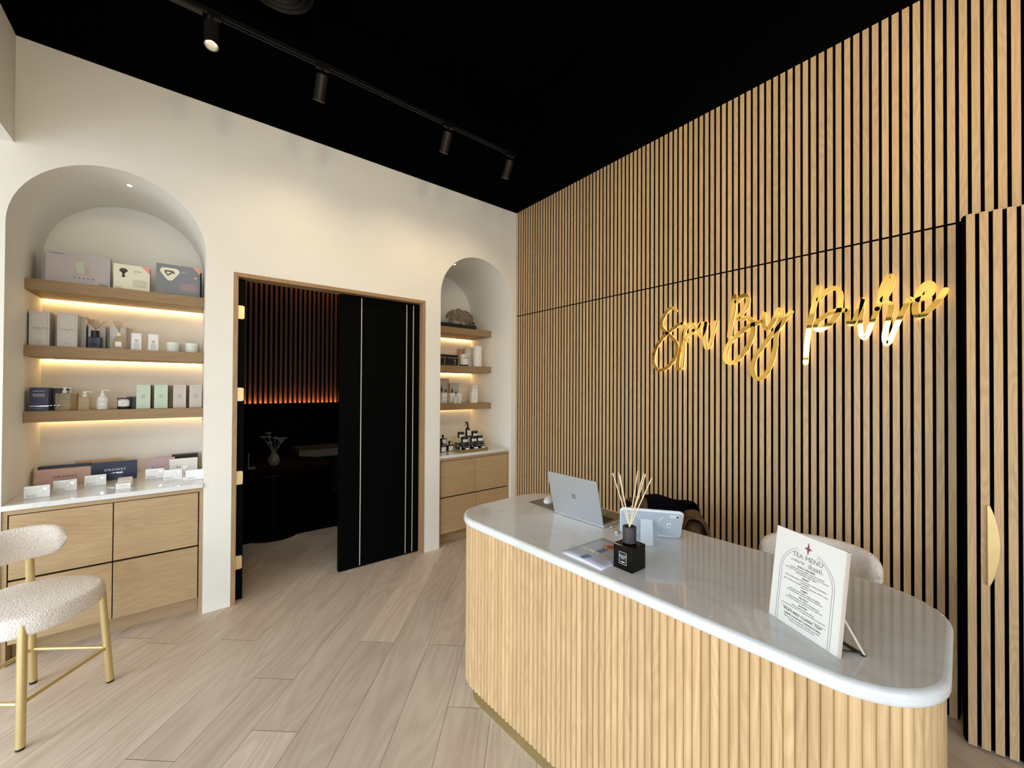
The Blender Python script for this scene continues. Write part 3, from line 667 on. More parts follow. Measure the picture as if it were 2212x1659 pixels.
def counter(xa, xb, yf, yb, zt, label, side):
    o = MB().box(xa+.001, xb-.001, yf, yb-.001, zt-.03, zt).build('countertop', 'quartz', None, bevel=.002)
    tag(o, label, 'countertop')
    t = thing('drawer_cabinet', ((xa+xb)/2, yf, 0), side, 'cabinet')
    w = (xb-xa)/2; d = yb-yf-.002; gy = .022
    m = MB(); m.box(-w+.001, w-.001, gy+.02, d, .115, zt-.0305)         # carcass
    m.box(-w+.001, -w+.022, gy-.002, gy+.02, 0, zt-.0305); m.box(w-.022, w-.001, gy-.002, gy+.02, 0, zt-.0305)
    m.box(-w+.022, w-.022, gy-.002, gy+.02, zt-.058, zt-.0305)
    m.box(-w+.001, -w+.022, gy+.02, d, 0, .115); m.box(w-.022, w-.001, gy+.02, d, 0, .115)
    m.build('body', 'oak_cabinet', t)
    bx('toe_kick', 'oak_cabinet', t, -w+.024, w-.024, .12, .138, 0, .114)
    bx('shadow_gap', 'slat_edge', t, -w+.022, w-.022, gy+.016, gy+.0205, .116, zt-.058)
    rng = random.Random(xa)
    for cx in (0, 1):
        x0 = -w+.028 if cx == 0 else .0025; x1 = -.0025 if cx == 0 else w-.028
        for z0, z1 in ((.122, .477), (.489, zt-.063)):
            m = MB(); m.cur = rng.random(); m.box(x0, x1, gy-.004, gy+.015, z0, z1)
            m.build('drawer_front', 'oak_cabinet', t, bevel=.0015)
counter(*N1, -.012, YN1, .918, 'white quartz top on the drawer cabinet in the large left niche', 'four-drawer oak cabinet filling the large left niche behind the stool')
counter(*N2, .012, YN2, .912, 'white quartz top on the drawer cabinet in the narrow right niche', 'four-drawer oak cabinet filling the narrow niche beside the slat wall')
def puck(x, z, y, nx, nz, label):
    t = thing('downlight', (x, y, z), label, 'light', 'small downlights in the niche vaults')
    n = Vector((nx, 0, nz)).normalized(); M = n.to_track_quat('Z', 'Y').to_matrix().to_4x4()
    MB().lathe([(.017, 0), (.017, .002), (.012, .003)], n=20, M=M).build('trim_ring', 'white_plastic', t)
    MB().lathe([(.0115, .0025), (.0115, .0045)], n=20, M=M).build('lens', 'lamp_lens', t)
puck(-3.252, ZA-.004, .22, 0, -1, 'small round downlight in the vault of the large left niche')
c2 = (X2a+X2b)/2; a = math.radians(58)
puck(c2-(R2-.003)*math.cos(math.radians(73)), ZA-R2+(R2-.003)*math.sin(math.radians(73)), .285, math.cos(math.radians(73)), -math.sin(math.radians(73)), 'small round downlight in the vault of the narrow right niche')

# ------------------------------------------------------------------ track lights
TY, TZ = -.80, 3.655
t = thing('lighting_track', (-2.2, TY, TZ), 'long black lighting track hung below the dark ceiling', 'lighting track')
m = MB(); m.box(-1.35, 1.52, -.018, -.006, 0, .034); m.box(-1.35, 1.52, .006, .018, 0, .034); m.box(-1.35, 1.52, -.018, .018, .024, .034)
m.build('rail', 'black_metal', t)
bx('power_feed', 'lamp_metal', t, -.95, -.66, -.017, .017, -.014, .0)
for x in (-1.2, -.1, .98, 1.46): MB().cyl((x, 0, .034), .0018, ZB-TZ-.036, 6).build('suspension_wire', 'black_metal', t)
def spot_lamp(name_lbl, x, y, z, aim, power, blend=.6, size=75, grp='black spotlights on the track', col=(1.0, .78, .48), soft=.05):
    t = thing('spotlight', (x, y, z), name_lbl, 'light', grp)
    d = (Vector(aim)-Vector((x, y, z))).normalized()
    bx('adapter', 'black_metal', t, -.04, .04, -.015, .015, -.014, .0)
    M = Matrix.Translation((0, 0, -.05)) @ (-d).to_track_quat('Z', 'Y').to_matrix().to_4x4()
    MB().cyl((0, 0, -.05), .006, .04, 8).build('stem', 'black_metal', t)
    b = MB().lathe([(.0, .0), (.030, .0), (.034, -.004), (.034, -.145), (.036, -.150), (.031, -.150), (.029, -.085), (0, -.085)], n=28, M=M, caps=False)
    b.build('housing', 'lamp_metal', t, smooth=True)
    MB().lathe([(.0, -.087), (.028, -.087), (.028, -.0855)], n=24, M=M, caps=False).build('lens', 'lamp_lens', t)
    l = bpy.data.lights.new('spot', 'SPOT'); l.energy = power; l.color = col; l.spot_size = math.radians(size); l.spot_blend = blend; l.shadow_soft_size = soft
    o = bpy.data.objects.new('beam', l); COL.objects.link(o); o.parent = t
    o.matrix_local = M @ Matrix.Translation((0, 0, -.16))
    return t
P = 34
spot_lamp('black track spotlight tilted forward, glowing, leftmost on the track', -2.84, TY, TZ, (-2.86, -1.3, 1.7), P*.5, 1, 100)
spot_lamp('second black cylinder spotlight from the left on the track', -2.27, TY, TZ, (-2.35, 0, 1.9), P*.5, 1, 110)
spot_lamp('third black cylinder spotlight, between the two hanging wires', -1.35, TY, TZ, (-1.45, 0, 1.9), P*.5, 1, 110)
spot_lamp('smallest black spotlight at the far end of the track', -.73, TY, TZ, (-.82, 0, 1.9), P*.4, 1, 110)
# unseen second track added behind the viewer's right to wash the slat wall
t = thing('lighting_track', (-1.75, -4.0, TZ), 'added black lighting track along the slat wall, out of the frame', 'lighting track')
m = MB(); m.box(-.018, -.006, -2.2, 1.0, 0, .034); m.box(.006, .018, -2.2, 1.0, 0, .034); m.box(-.018, .018, -2.2, 1.0, .024, .034); m.build('rail', 'black_metal', t)
for y in (-1.9, .9): MB().cyl((0, y, .034), .0018, ZB-TZ-.036, 6).build('suspension_wire', 'black_metal', t)
for y, ya in ((-3.3, -2.6), (-4.4, -3.6), (-5.4, -5.0)):
    spot_lamp('added black spotlight on the unseen track along the slat wall', -1.75, y, TZ, (0, ya, 2.6), P*1.0, size=100, grp='added spotlights washing the slat wall')
for x, ya in ((-4.0, 0), (-2.9, 0), (-1.9, 0)): pass
t = thing('lighting_track', (-2.4, -4.6, TZ), 'added black lighting track across the room behind the viewer', 'lighting track')  # unseen cross track, added to warm the cream wall
m = MB(); m.box(-1.2, .5, -.018, -.006, 0, .034); m.box(-1.2, .5, .006, .018, 0, .034); m.box(-1.2, .5, -.018, .018, .024, .034); m.build('rail', 'black_metal', t)
for x in (-1.1, .4): MB().cyl((x, 0, .034), .0018, ZB-TZ-.036, 6).build('suspension_wire', 'black_metal', t)
for x, xa in ((-3.3, -2.1), (-2.2, -1.0)):
    spot_lamp('added black spotlight on the unseen cross track facing the cream wall', x, -4.6, TZ, (xa, 0, 2.5), 85, 1, 90, soft=.25, col=(1.0, .80, .50), grp='added spotlights washing the cream wall')
# ceiling diffuser
t = thing('ceiling_vent', (-2.475, -.43, 4.35), 'round ringed air diffuser in the black ceiling', 'ceiling vent')
m = MB()
for r in (.06, .10, .14, .18, .22): m.lathe([(r-.02, .02), (r, 0), (r+.006, .0), (r-.01, .024)], n=40, caps=False)
m.build('rings', 'lamp_metal', t, smooth=True); MB().cyl((0, 0, .02), .2, ZB-4.37, 32).build('duct', 'ceiling_black', t)

# ------------------------------------------------------------------ gold lettering on the slat wall
def smooth_path(P, n=6):
    out = []
    for i in range(len(P)-1):
        p0 = P[max(i-1, 0)]; p1 = P[i]; p2 = P[i+1]; p3 = P[min(i+2, len(P)-1)]
        for k in range(n):
            t_ = k/n
            out.append(tuple(.5*((2*p1[a])+(-p0[a]+p2[a])*t_+(2*p0[a]-5*p1[a]+4*p2[a]-p3[a])*t_*t_+(-p0[a]+3*p1[a]-3*p2[a]+p3[a])*t_**3) for a in (0, 1)))
    out.append(P[-1]); return out
def ribbon(mb, P, w, x0, x1):
    P = smooth_path(P); n = len(P); L = []; R = []
    for i in range(n):
        a = P[max(i-1, 0)]; b = P[min(i+1, n-1)]; dx, dy = b[0]-a[0], b[1]-a[1]; d = math.hypot(dx, dy) or 1e-6
        nx, ny = -dy/d, dx/d; L.append((P[i][0]+nx*w/2, P[i][1]+ny*w/2)); R.append((P[i][0]-nx*w/2, P[i][1]-ny*w/2))
    def cap(i, s):
        c = P[i]; st_ = R[i] if s > 0 else L[i]; a0 = math.atan2(st_[1]-c[1], st_[0]-c[0])
        return [(c[0]+w/2*math.cos(a0+PI*k/8), c[1]+w/2*math.sin(a0+PI*k/8)) for k in range(1, 8)]
    vs = []; fs = []
    for X in (x0, x1):
        for a, b in zip(L, R): vs += [(X, *a), (X, *b)]
    m2 = 2*n
    for i in range(n-1):
        a, b, c, d = 2*i, 2*i+1, 2*i+3, 2*i+2
        fs += [(a, b, c, d), (m2+a, m2+d, m2+c, m2+b), (a, d, m2+d, m2+a), (b, m2+b, m2+c, c)]
    mb.add(vs, fs)
    for e, s in ((n-1, 1), (0, -1)):
        poly = ([R[e]] if s > 0 else [L[e]])+cap(e, s)+([L[e]] if s > 0 else [R[e]])
        mb.prism(poly, x0, x1, 0)
words = (('Spa', 'gold script word Spa, first word of the lettering on the slat wall'), ('By', 'gold script word By, between the other two words on the slat wall'), ('Pure', 'gold script word Pure, largest and nearest word on the slat wall'))
for wd, lb in words:
    ks = {'Spa': 'Spa', 'By': 'By', 'Pure': ('P', 'u', 'r', 'e')}[wd]
    c = LETTERS[ks[0]][1][0][0]
    t = thing('sign_lettering', (0, c[0], c[1]), lb, 'sign', 'gold script words on the slat wall')
    for k in ks:
        wdt, strokes = LETTERS[k]; loc = [[(y-c[0], z-c[1]) for y, z in s] for s in strokes]
        f = MB()
        for s in loc: ribbon(f, s, wdt, -.036, -.032)
        fo = f.build('letter', 'gold_mirror', t)
        g = MB()
        for s in loc: ribbon(g, s, wdt-.002, -.0318, -.023)
        g.build('return', 'gold_side', fo)
        h = MB()
        for s in loc: ribbon(h, s, wdt-.004, -.0228, -.014)
        h.build('light_backing', 'letter_glow', fo)
        for s in loc: q = s[len(s)//2]; MB().cyl((0, 0, 0), .003, .014, 8, Matrix.Translation((-.014, q[0], q[1])) @ Matrix.Rotation(PI/2, 4, 'Y')).build('standoff', 'black_metal', fo)

# ------------------------------------------------------------------ reception desk
DX0, DX1, DY0, DY1, DR, DZ = -1.783, -1.093, -3.471, -1.663, .20, .94
def rrect(x0, x1, y0, y1, r, seg=10):
    out = []
    for cx, cy, a0 in ((x1-r, y1-r, 0), (x0+r, y1-r, PI/2), (x0+r, y0+r, PI), (x1-r, y0+r, 1.5*PI)):
        for k in range(seg+1): a = a0+PI/2*k/seg; out.append((cx+r*math.cos(a), cy+r*math.sin(a)))
    return out
t = thing('reception_desk', ((DX0+DX1)/2, (DY0+DY1)/2, 0), 'curved fluted oak reception desk with white quartz top', 'desk')
ox, oy = t.location.x, t.location.y
top = MB().prism([(x-ox, y-oy) for x, y in rrect(DX0, DX1, DY0, DY1, DR, 16)], DZ-.04, DZ)
top.build('desktop', 'quartz', t, smooth=True, bevel=.014, seg=4)
ins = .018
path = rrect(DX0+ins, DX1-ins, DY0+ins, DY1-ins, DR-ins, 24)
# U path: start on back edge near the far end, round the far end, along the front, round the near end
def resample(path, closed=True):
    P = path+[path[0]] if closed else path; L = [0]
    for a, b in zip(P[:-1], P[1:]): L.append(L[-1]+math.dist(a, b))
    return P, L
Pth, Ln = resample(path)
def at(s):
    s = s % Ln[-1]
    for i in range(len(Ln)-1):
        if Ln[i+1] >= s and Ln[i+1] > Ln[i]:
            f = (s-Ln[i])/(Ln[i+1]-Ln[i]); return (Pth[i][0]+(Pth[i+1][0]-Pth[i][0])*f, Pth[i][1]+(Pth[i+1][1]-Pth[i][1])*f)
    return Pth[-1]
# arc length 0 is the back edge at the far corner; the straight back edge is the closing segment
back = math.dist(path[-1], path[0]); tot = Ln[-1]-back; NF = round(tot/.0256); pitch = tot/NF
m = MB(); rng = random.Random(6)
for k in range(NF):
    a = at(k*pitch); b = at((k+1)*pitch); c = at((k+.5)*pitch); dx, dy = b[0]-a[0], b[1]-a[1]; d = math.hypot(dx, dy)
    tx, ty = dx/d, dy/d; nx, ny = ty, -tx          # outward for this winding
    if (c[0]-ox)*nx+(c[1]-oy)*ny < 0: nx, ny = -nx, -ny
    r = d/2; cx, cy = (a[0]+b[0])/2, (a[1]+b[1])/2; poly = []
    for q in range(9):
        an = PI*q/8; poly.append((cx-tx*r*math.cos(an)+nx*(r*.85*math.sin(an)-.006)-ox, cy-ty*r*math.cos(an)+ny*(r*.85*math.sin(an)-.006)-oy))
    poly += [(b[0]-nx*.03-ox, b[1]-ny*.03-oy), (a[0]-nx*.03-ox, a[1]-ny*.03-oy)]
    m.cur = rng.random(); m.prism(poly, .10, DZ-.041)
m.build('fluted_panel', 'oak_flute', t)
t.rotation_euler.z = math.radians(3.0)
kp = [(x-ox, y-oy) for x, y in rrect(DX0+.055, DX1-.24, DY0+.055, DY1-.055, DR-.06, 14)]
MB().prism(kp, 0, .0995).build('plinth', 'brass_brushed', t, smooth=True)
# ------------------------------------------------------------------ things on the desk
def laptop():
    ax, ay = -1.402, -2.045; w = .315; dpt = .223
    t = thing('laptop', (ax, ay, DZ), 'open silver laptop with its lid back towards the room, on the desk', 'laptop', rotz=math.atan2(.012, .312))
    # local: -y along the hinge, +x towards the keyboard
    bx('base', 'silver', t, 0, dpt, -w, 0, .0015, .0125, .002, seg=2)
    bx('keyboard', 'alcantara', t, .012, dpt-.004, -w+.006, -.006, .0124, .0130)
    k = MB()
    for r in range(5):
        for c_ in range(13): k.box(.030+r*.0185, .046+r*.0185, -w+.022+c_*.0208, -w+.040+c_*.0208, .0129, .0142)
    k.build('keys', 'key_black', t)
    bx('touchpad', 'silver_dark', t, .135, .205, -w/2-.055, -w/2+.055, .0129, .0134)
    th = math.radians(104); L = .222
    M = Matrix.Translation((.004, 0, .012)) @ Matrix.Rotation(-(th-PI/2), 4, 'Y')
    # lid in local (y, z) plane, thin in x
    pl = rrect(-w, 0, 0, L, .010, 4)
    lid = MB().prism(pl, -.005, 0, 0, M).build('lid', 'silver', t, bevel=.0012)
    MB().prism(rrect(-w+.008, -.008, .010, L-.008, .004, 3), .0002, .0006, 0, M).build('screen', 'black_glass', lid)
    g = MB()
    for i in (0, 1):
        for j in (0, 1): y = -w/2-.012+i*.0127; z = .105+j*.0127; g.box(-.0054, -.0049, y, y+.0115, z, z+.0115, M)
    g.build('emblem', 'silver_dark', lid)
laptop()
t = thing('mouse_pad', (-1.29, -1.93, DZ), 'thin grey mouse pad lying on the desk behind the laptop', 'mouse pad')
MB().prism(rrect(-.095, .10, -.125, .115, .008, 3), .0002, .003).build('mat', 'mat_grey', t)
t = thing('computer_mouse', (-1.285, -1.885, DZ+.003), 'white computer mouse on the grey pad beside the laptop', 'mouse', rotz=.5)
m = MB(); rows = []
for i in range(9):
    a = PI/2*i/8; s = math.cos(a); rows.append([(.052*s*math.cos(b), .030*s*math.sin(b), .004+.026*math.sin(a)) for b in [2*PI*k/24 for k in range(24)]])
m.grid([[(p[0]*.96, p[1]*.96, 0.0003) for p in rows[0]]]+rows, closed=True); m.build('shell', 'white_plastic', t, smooth=True)
bx('wheel', 'silver_dark', t, .020, .032, -.003, .003, .018, .0285, .001)
t = thing('cable_adapter', (-1.385, -2.43, DZ), 'small silver cable adapter lying by the tablet', 'adapter', rotz=.6)
bx('plug', 'silver', t, -.018, .006, -.006, .006, .0003, .012, .003); bx('tip', 'foil', t, .006, .016, -.004, .004, .003, .009)
t = thing('usb_plug', (-1.375, -2.367, DZ), 'small silver plug sticking out of the laptop side', 'plug', rotz=0)
bx('shell', 'silver', t, .016, .040, -.018, -.0015, .002, .009, .002); bx('collar', 'foil', t, .020, .036, -.0014, .0015, .003, .008)

def tablet():
    A = Vector((-1.375, -2.447, DZ)); B = Vector((-1.228, -2.646, DZ)); e = (B-A); w = e.length; e.normalize()
    n = Vector((-e.y, e.x, 0))            # towards the slat wall
    if n.x < 0: n = -n
    t = thing('tablet', A, 'tablet in a pale rugged case propped landscape on the desk', 'tablet', rotz=math.atan2(e.y, e.x))
    # local x along the long edge, local y = away from wall or towards it
    nl = Matrix.Rotation(-math.atan2(e.y, e.x), 3, 'Z') @ n; sgn = 1 if nl.y > 0 else -1
    lean = math.radians(38); L = .178
    M = Matrix.Translation((0, 0, .0065)) @ Matrix.Rotation(sgn*lean, 4, 'X')      # z axis of the plate leans away from the wall
    body = MB().prism(rrect(0, w, 0, L, .016, 6), -.007, .007, 1, M).build('case', 'case_grey', t, bevel=.003)
    out = -sgn      # side facing the room
    y0, y1 = sorted((out*.0068, out*.0085))
    for nm, poly, mt in (('rib', [(.02, .02), (.07, .02), (.078, .035), (.078, .135), (.06, .155), (.02, .155)], 'case_light'), ('rib', [(w-.035, .012), (w-.085, .012), (w-.092, .03), (w-.092, .12), (w-.075, .145)], 'case_light')):
        MB().tube([M @ Vector((p[0], out*.0075, p[1])) for p in poly], .0016, 6).build(nm, mt, body)
    MB().tube([M @ Vector((p[0], 0, p[1])) for p in rrect(.001, w-.001, .001, L-.001, .016, 6)], .0062, 8, closed=True).build('bumper', 'case_light', body, smooth=True)
    MB().prism(rrect(w-.050, w-.012, L-.030, L-.014, .0075, 5), y0, y1+.0006, 1, M).build('camera_window', 'case_light', body)
    MB().lathe([(.0045, 0), (.0045, .0012)], n=14, M=M @ Matrix.Translation((w-.020, y1+.0006 if out > 0 else y0-.0002, L-.022)) @ Matrix.Rotation(-out*PI/2, 4, 'X')).build('camera', 'black_glass', body)
    MB().box(w-.056, w-.042, y0, y1, .075, .105, M).build('badge', 'white_card', body)
    MB().box(w-.0515, w-.0465, y1 if out > 0 else y0-.0003, y1+.0003 if out > 0 else y0, .084, .098, M).build('badge_mark', 'silver_dark', body)
    # kickstand from the middle of the back to the desk
    top = M @ Vector((.105, out*.0075, .125)); d = Vector((0, out, 0))
    foot_y = top.y+out*.035
    q = MB(); x0, x1 = .080, .130
    def quad(off): return [(x0, top.y+off, top.z), (x1, top.y+off, top.z), (x1, foot_y+off, .0015), (x0, foot_y+off, .0015)]
    a = quad(0); b = quad(out*.0035); q.add(a+b, [(0, 1, 2, 3), (4, 7, 6, 5), (0, 4, 5, 1), (1, 5, 6, 2), (2, 6, 7, 3), (3, 7, 4, 0)])
    q.build('kickstand', 'case_grey', t)
tablet()

def desk_diffuser():
    x0, x1, y0, y1 = -1.681, -1.598, -2.719, -2.636; h = .089
    t = thing('reed_diffuser', ((x0+x1)/2, (y0+y1)/2, DZ), 'square black glass reed diffuser with pale sticks, standing on the desk', 'reed diffuser')
    w = (x1-x0)/2
    b = MB().prism(rrect(-w, w, -w, w, .004, 3), .0003, h).build('bottle', 'amber_black', t, bevel=.0025, seg=3)
    MB().lathe([(.012, h), (.012, h+.006)], n=20).build('neck', 'amber_black', t)
    c = MB().lathe([(.0235, h+.004), (.0245, h+.006), (.0245, h+.060), (.0235, h+.062), (.015, h+.062), (.015, h+.045)], n=32, caps=True)
    c.build('collar', 'collar_wood', t, smooth=True)
    r = Vector((math.sin(YAW), -math.cos(YAW), 0)); f = Vector((math.cos(YAW), math.sin(YAW), 0))
    for dx, z, df in ((-.060, .345, .01), (-.046, .354, -.02), (-.028, .335, .03), (.037, .352, .02), (.049, .350, -.01), (.066, .340, .02), (.075, .334, -.02)):
        p = r*dx+f*df; q = -r*dx*.16-f*df*.1
        MB().tube([(q.x, q.y, h+.030), (p.x, p.y, z)], .0019, 7).build('reed', 'reed', t)
    # label on the face towards the room (-x)
    lb = bx('label', 'black_card', b, -w-.0005, -w+.0003, -.013-.004, .019-.004, .022, .066)
    fr = MB()
    for a in ((-.017, -.0162, .022, .066), (.0142, .015, .022, .066), (-.017, .015, .022, .0228), (-.017, .015, .0652, .066)): fr.box(-w-.0009, -w-.0004, a[0], a[1], a[2], a[3])
    fr.box(-w-.0009, -w-.0004, -.009, .007, .029, .0315); fr.build('label_border', 'ink_white', b)
    text('lettering', 'CULTI', .0105, 'ink_white', b, (-w-.0008, -.001, .0475), (PI/2, 0, -PI/2), space=1.05)
    text('lettering', 'MILANO', .004, 'ink_white', b, (-w-.0008, -.001, .042), (PI/2, 0, -PI/2))
desk_diffuser()

def brochure():
    x0, x1, y0, y1 = -1.745, -1.500, -2.631, -2.438
    t = thing('brochure', ((x0+x1)/2, (y0+y1)/2, DZ), 'pale booklet with gold letters and a red sun, lying beside the diffuser', 'booklet')
    w, d = (x1-x0)/2, (y1-y0)/2
    # a slack stack of pages, the cover bowed up a little along the open edge
    def sheet(nm, mat, z, bow, th, dx):
        rows = []; 
        for i in range(9):
            x = -w+2*w*i/8+dx; zz = z+bow*math.sin(PI*i/8)*.0+bow*(1-i/8)*.35
            rows.append([(x, -d+2*d*j/8, zz+bow*math.sin(PI*j/8)*(1-i/8)) for j in range(9)])
        m = MB().grid(rows); o = m.build(nm, mat, t, smooth=True); s = o.modifiers.new('s', 'SOLIDIFY'); s.thickness = th; s.offset = 1
        return o
    sheet('pages', 'white_card', .0004, 0.0, .0035, 0); sheet('cover', 'brochure', .0055, .0055, .0006, 0)
    def zc(x, y): return .0063+.0055*(1-(x+w)/(2*w))*(.35+math.sin(PI*(y+d)/(2*d)))
    def patch(nm, mat, pts, dz=.0006):
        m = MB(); n = len(pts); m.add([(p[0], p[1], zc(*p)+dz) for p in pts]+[(p[0], p[1], zc(*p)+dz+.0002) for p in pts], [list(range(n))[::-1], [n+i for i in range(n)]]+[(i, (i+1) % n, n+(i+1) % n, n+i) for i in range(n)]); m.build(nm, mat, t)
    patch('blue_stripe', 'brochure_blue', [(-.118, -.012), (-.072, -.012), (-.072, .012), (-.118, .012)])
    patch('blue_stripe', 'brochure_blue', [(-.022, -.012), (.040, -.012), (.040, .012), (-.022, .012)])
    c = (.062, .0); R = []
    for k in range(32): a = 2*PI*k/32; r = .040 if k % 2 == 0 else .026; R.append((c[0]+r*math.cos(a), c[1]+r*math.sin(a)))
    patch('sun_rays', 'brochure_gold', R, .0008); patch('sun_disc', 'brochure_red', [(c[0]+.019*math.cos(2*PI*k/20), c[1]+.019*math.sin(2*PI*k/20)) for k in range(20)], .0012)
    text('lettering', 'LUBROCK', .030, 'gold_foil', t, (-.050, 0.0, .0145), (0, 0, -PI/2), space=1.05)
brochure()

MENU = ('BLACK ORCHARD', ('A captivating black tea beautifully smooth with a soft finish', 'infused with fragrant ylang ylang flower, vanilla with a touch of mandarin', 'Tasty antioxidants. High Caffeine'),
 'REVIVE', ('Bright energizing infusion, with roasted maca, adding lasting freshness,', 'calming finish', 'ginger, rosehip root, lemongrass, astragalus, peppermint, eleuthero, nettle,', 'caffeine free'),
 'PURIFY', ('Herbal detox blend, light, soothing, and uplifting', 'rose petals, hibiscus and sweet cinnamon. Caffeine free'),
 'PROTECT', ('Bright, balancing and soothing. Antioxidant rich', 'cleansed with lemongrass, rosehip and turmeric. Caffeine free'),
 'SOOTHE', ('Relaxing, lightly sweet and calming.', 'chamomile flowers, oat straw, rose, skullcap, lemon balm and peppermint', ''))
def tea_menu():
    A = Vector((-1.572, -3.114, DZ)); B = Vector((-1.661, -3.293, DZ)); e = (B-A); w = .203; e.normalize()
    t = thing('menu_stand', A, 'acrylic stand holding the white tea menu at the near end of the desk', 'menu stand', rotz=math.atan2(e.y, e.x))
    # local x along the sign's foot, +y behind it
    Hh = .258; lean = math.radians(-7)
    M = Matrix.Translation((0, 0, .0005)) @ Matrix.Rotation(lean, 4, 'X')
    pn = MB().box(0, w, 0, .0022, 0, Hh, M).build('paper', 'paper_warm', t)
    f = MB(); f.tube([M @ Vector(p) for p in ((0, .001, Hh), (0, .001, 0))], .0012, 6); f.tube([M @ Vector(p) for p in ((0, .001, Hh), (w, .001, Hh))], .0012, 6)
    f.box(w-.0005, w+.0035, -.002, .006, 0, Hh, M); f.box(0, w, .0024, .0060, 0, Hh, M)
    f.build('acrylic_frame', 'acrylic_edge', t)
    s = MB(); top = M @ Vector((w-.012, .006, Hh*.42)); s.tube([top, (w+.008, .072, .003)], .0028, 6); s.build('strut', 'acrylic_edge', t)
    s = MB(); s.box(w-.055, w+.010, .066, .075, .0003, .004); s.build('strut_foot', 'black_card', t)
    MB().tube([(w-.03, .010, .004), (w+.004, .070, .004)], .0028, 6).build('black_strap', 'black_card', t)
    def put(s_, size, mat, x, z, **k):
        o = text('lettering', s_, size, mat, pn, (0, 0, 0), **k); o.matrix_local = M @ Matrix.Translation((x, -.0006, z)) @ Matrix.Rotation(PI/2, 4, 'X'); return o
    c = w*.50
    for off in (0, .006):
        pts = []; x0, x1 = .022+off, w-.022-off; r = (x1-x0)/2; zs = .118+.028
        left = [(x0, 0.001), (x0, zs)]+[(c-r*math.cos(a_), zs+(r-.002)*math.sin(a_)) for a_ in [math.radians(q) for q in range(6, 76, 7)]]
        right = [(2*c-p[0], p[1]) for p in left]
        for side in (left, right): MB().tube([M @ Vector((p[0], -.0006, p[1])) for p in side], .0005, 4).build('arch_line', 'ink_grey', pn)
    st_ = [(0, .019), (.0035, .0035), (.013, 0), (.0035, -.0035), (0, -.019), (-.0035, -.0035), (-.013, 0), (-.0035, .0035)]
    MB().prism([(c+p[0]*.9, .226+p[1]*.9) for p in st_], -.0009, -.0002, 1, M).build('star', 'ink_red', pn)
    put('TEA MENU', .0185, 'ink_grey', c, .193, space=1.0)
    put('crafted by', .010, 'ink_grey', c-.028, .180, shear=.35); put('ikaati.', .0185, 'ink_grey', c+.026, .176)
    z = .167; i = 0
    for blk in range(0, 10, 2):
        put(MENU[blk], .0062, 'ink', c, z); z -= .0062
        for ln in MENU[blk+1]:
            if ln: put(ln, .0047 if len(ln) < 60 else .0043, 'ink_grey', c, z)
            z -= .0056
        z -= .0036
    for a, b in ((.036, .070), (.133, w-.036)): MB().box(a, b, -.0009, -.0003, .047, .0477, M).build('rule', 'ink_grey', pn)
    put('*FEATURED CLASSIC TEA*', .0098, 'ink', c, .0385)
    put('HARNEY & SONS HOT CINNAMON SPICE', .0058, 'ink', c, .029); put('Black tea, lovely smoothly with a naturally sweet finish.', .0047, 'ink_grey', c, .022); put('cinnamon, orange peel and sweet cloves', .0047, 'ink_grey', c, .016)
tea_menu()

# ------------------------------------------------------------------ boucle chairs
def make_chair(loc, rotz, label, grp='round-backed boucle chairs with gold legs'):
    """local +x is the front of the chair"""
    t = thing('boucle_chair', loc, label, 'chair', grp, rotz)
    sz = .465; R = .248; n = 40
    prof = [(.0, 0), (.86, 0), (.97, .010), (1.0, .030), (1.0, .078), (.97, .097), (.90, .105), (.0, .110)]
    rows = []
    for k, z in prof:
        rows.append([(R*k*abs(math.cos(a))**.82*math.copysign(1, math.cos(a)), R*k*abs(math.sin(a))**.82*math.copysign(1, math.sin(a)), sz+z) for a in [2*PI*i/n for i in range(n)]])
    s = MB().grid(rows, closed=True).build('seat', 'boucle', t, smooth=True)
    s.data.set_sharp_from_angle(angle=3.0)
    sb = s.modifiers.new('sub', 'SUBSURF'); sb.levels = 1; sb.render_levels = 2
    # backrest: fat bow around the rear
    rows = []; N = 33; A = math.radians(78); RB = .225
    for i in range(N):
        u = -1+2*i/(N-1); a = PI+u*A; e = (max(0, 1-abs(u)**7))**.5; e = max(e, .02)
        hh = .088*e; tt = .034*(.35+.65*e) if e > .03 else .001
        c_ = Vector((RB*math.cos(a), RB*math.sin(a), .775)); rd = Vector((math.cos(a), math.sin(a), 0))
        rows.append([tuple(c_+rd*(tt*math.copysign(abs(math.cos(q))**.8, math.cos(q)))+Vector((0, 0, hh*math.copysign(abs(math.sin(q))**.75, math.sin(q))))) for q in [2*PI*j/18 for j in range(18)]])
    b = MB().grid(rows, closed=True).build('backrest', 'boucle', t, smooth=True); b.data.set_sharp_from_angle(angle=3.0)
    b.modifiers.new('sub', 'SUBSURF').render_levels = 1
    feet = {}
    for nm, sx, sy in (('a', 1, -1), ('b', 1, 1), ('c', -1, 1), ('d', -1, -1)):
        f = Vector((sx*.200, sy*.205, 0)); topz = .53 if sx > 0 else .74; tin = .172 if sx > 0 else .168
        tp = Vector((sx*tin, sy*(.178 if sx > 0 else .150), topz)); feet[nm] = (f, tp)
        lg = MB().tube([f+(tp-f)*.02, tp], .0165, 14).build('leg', 'gold_paint', t, smooth=True)
        MB().tube([f+Vector((0, 0, .0005)), f+(tp-f)*.026], .0145, 14).build('rubber_foot', 'rubber', lg)
    def onleg(k, z): f, tp = feet[k]; return f+(tp-f)*(z/tp.z)
    for p, q in (('a', 'b'), ('b', 'c'), ('c', 'd'), ('d', 'a')):
        P0, P1 = onleg(p, .192), onleg(q, .192); dd = (P1-P0).normalized()*.010
        MB().tube([P0+dd, P1-dd], .009, 12).build('stretcher', 'gold_paint', t, smooth=True)
    return t
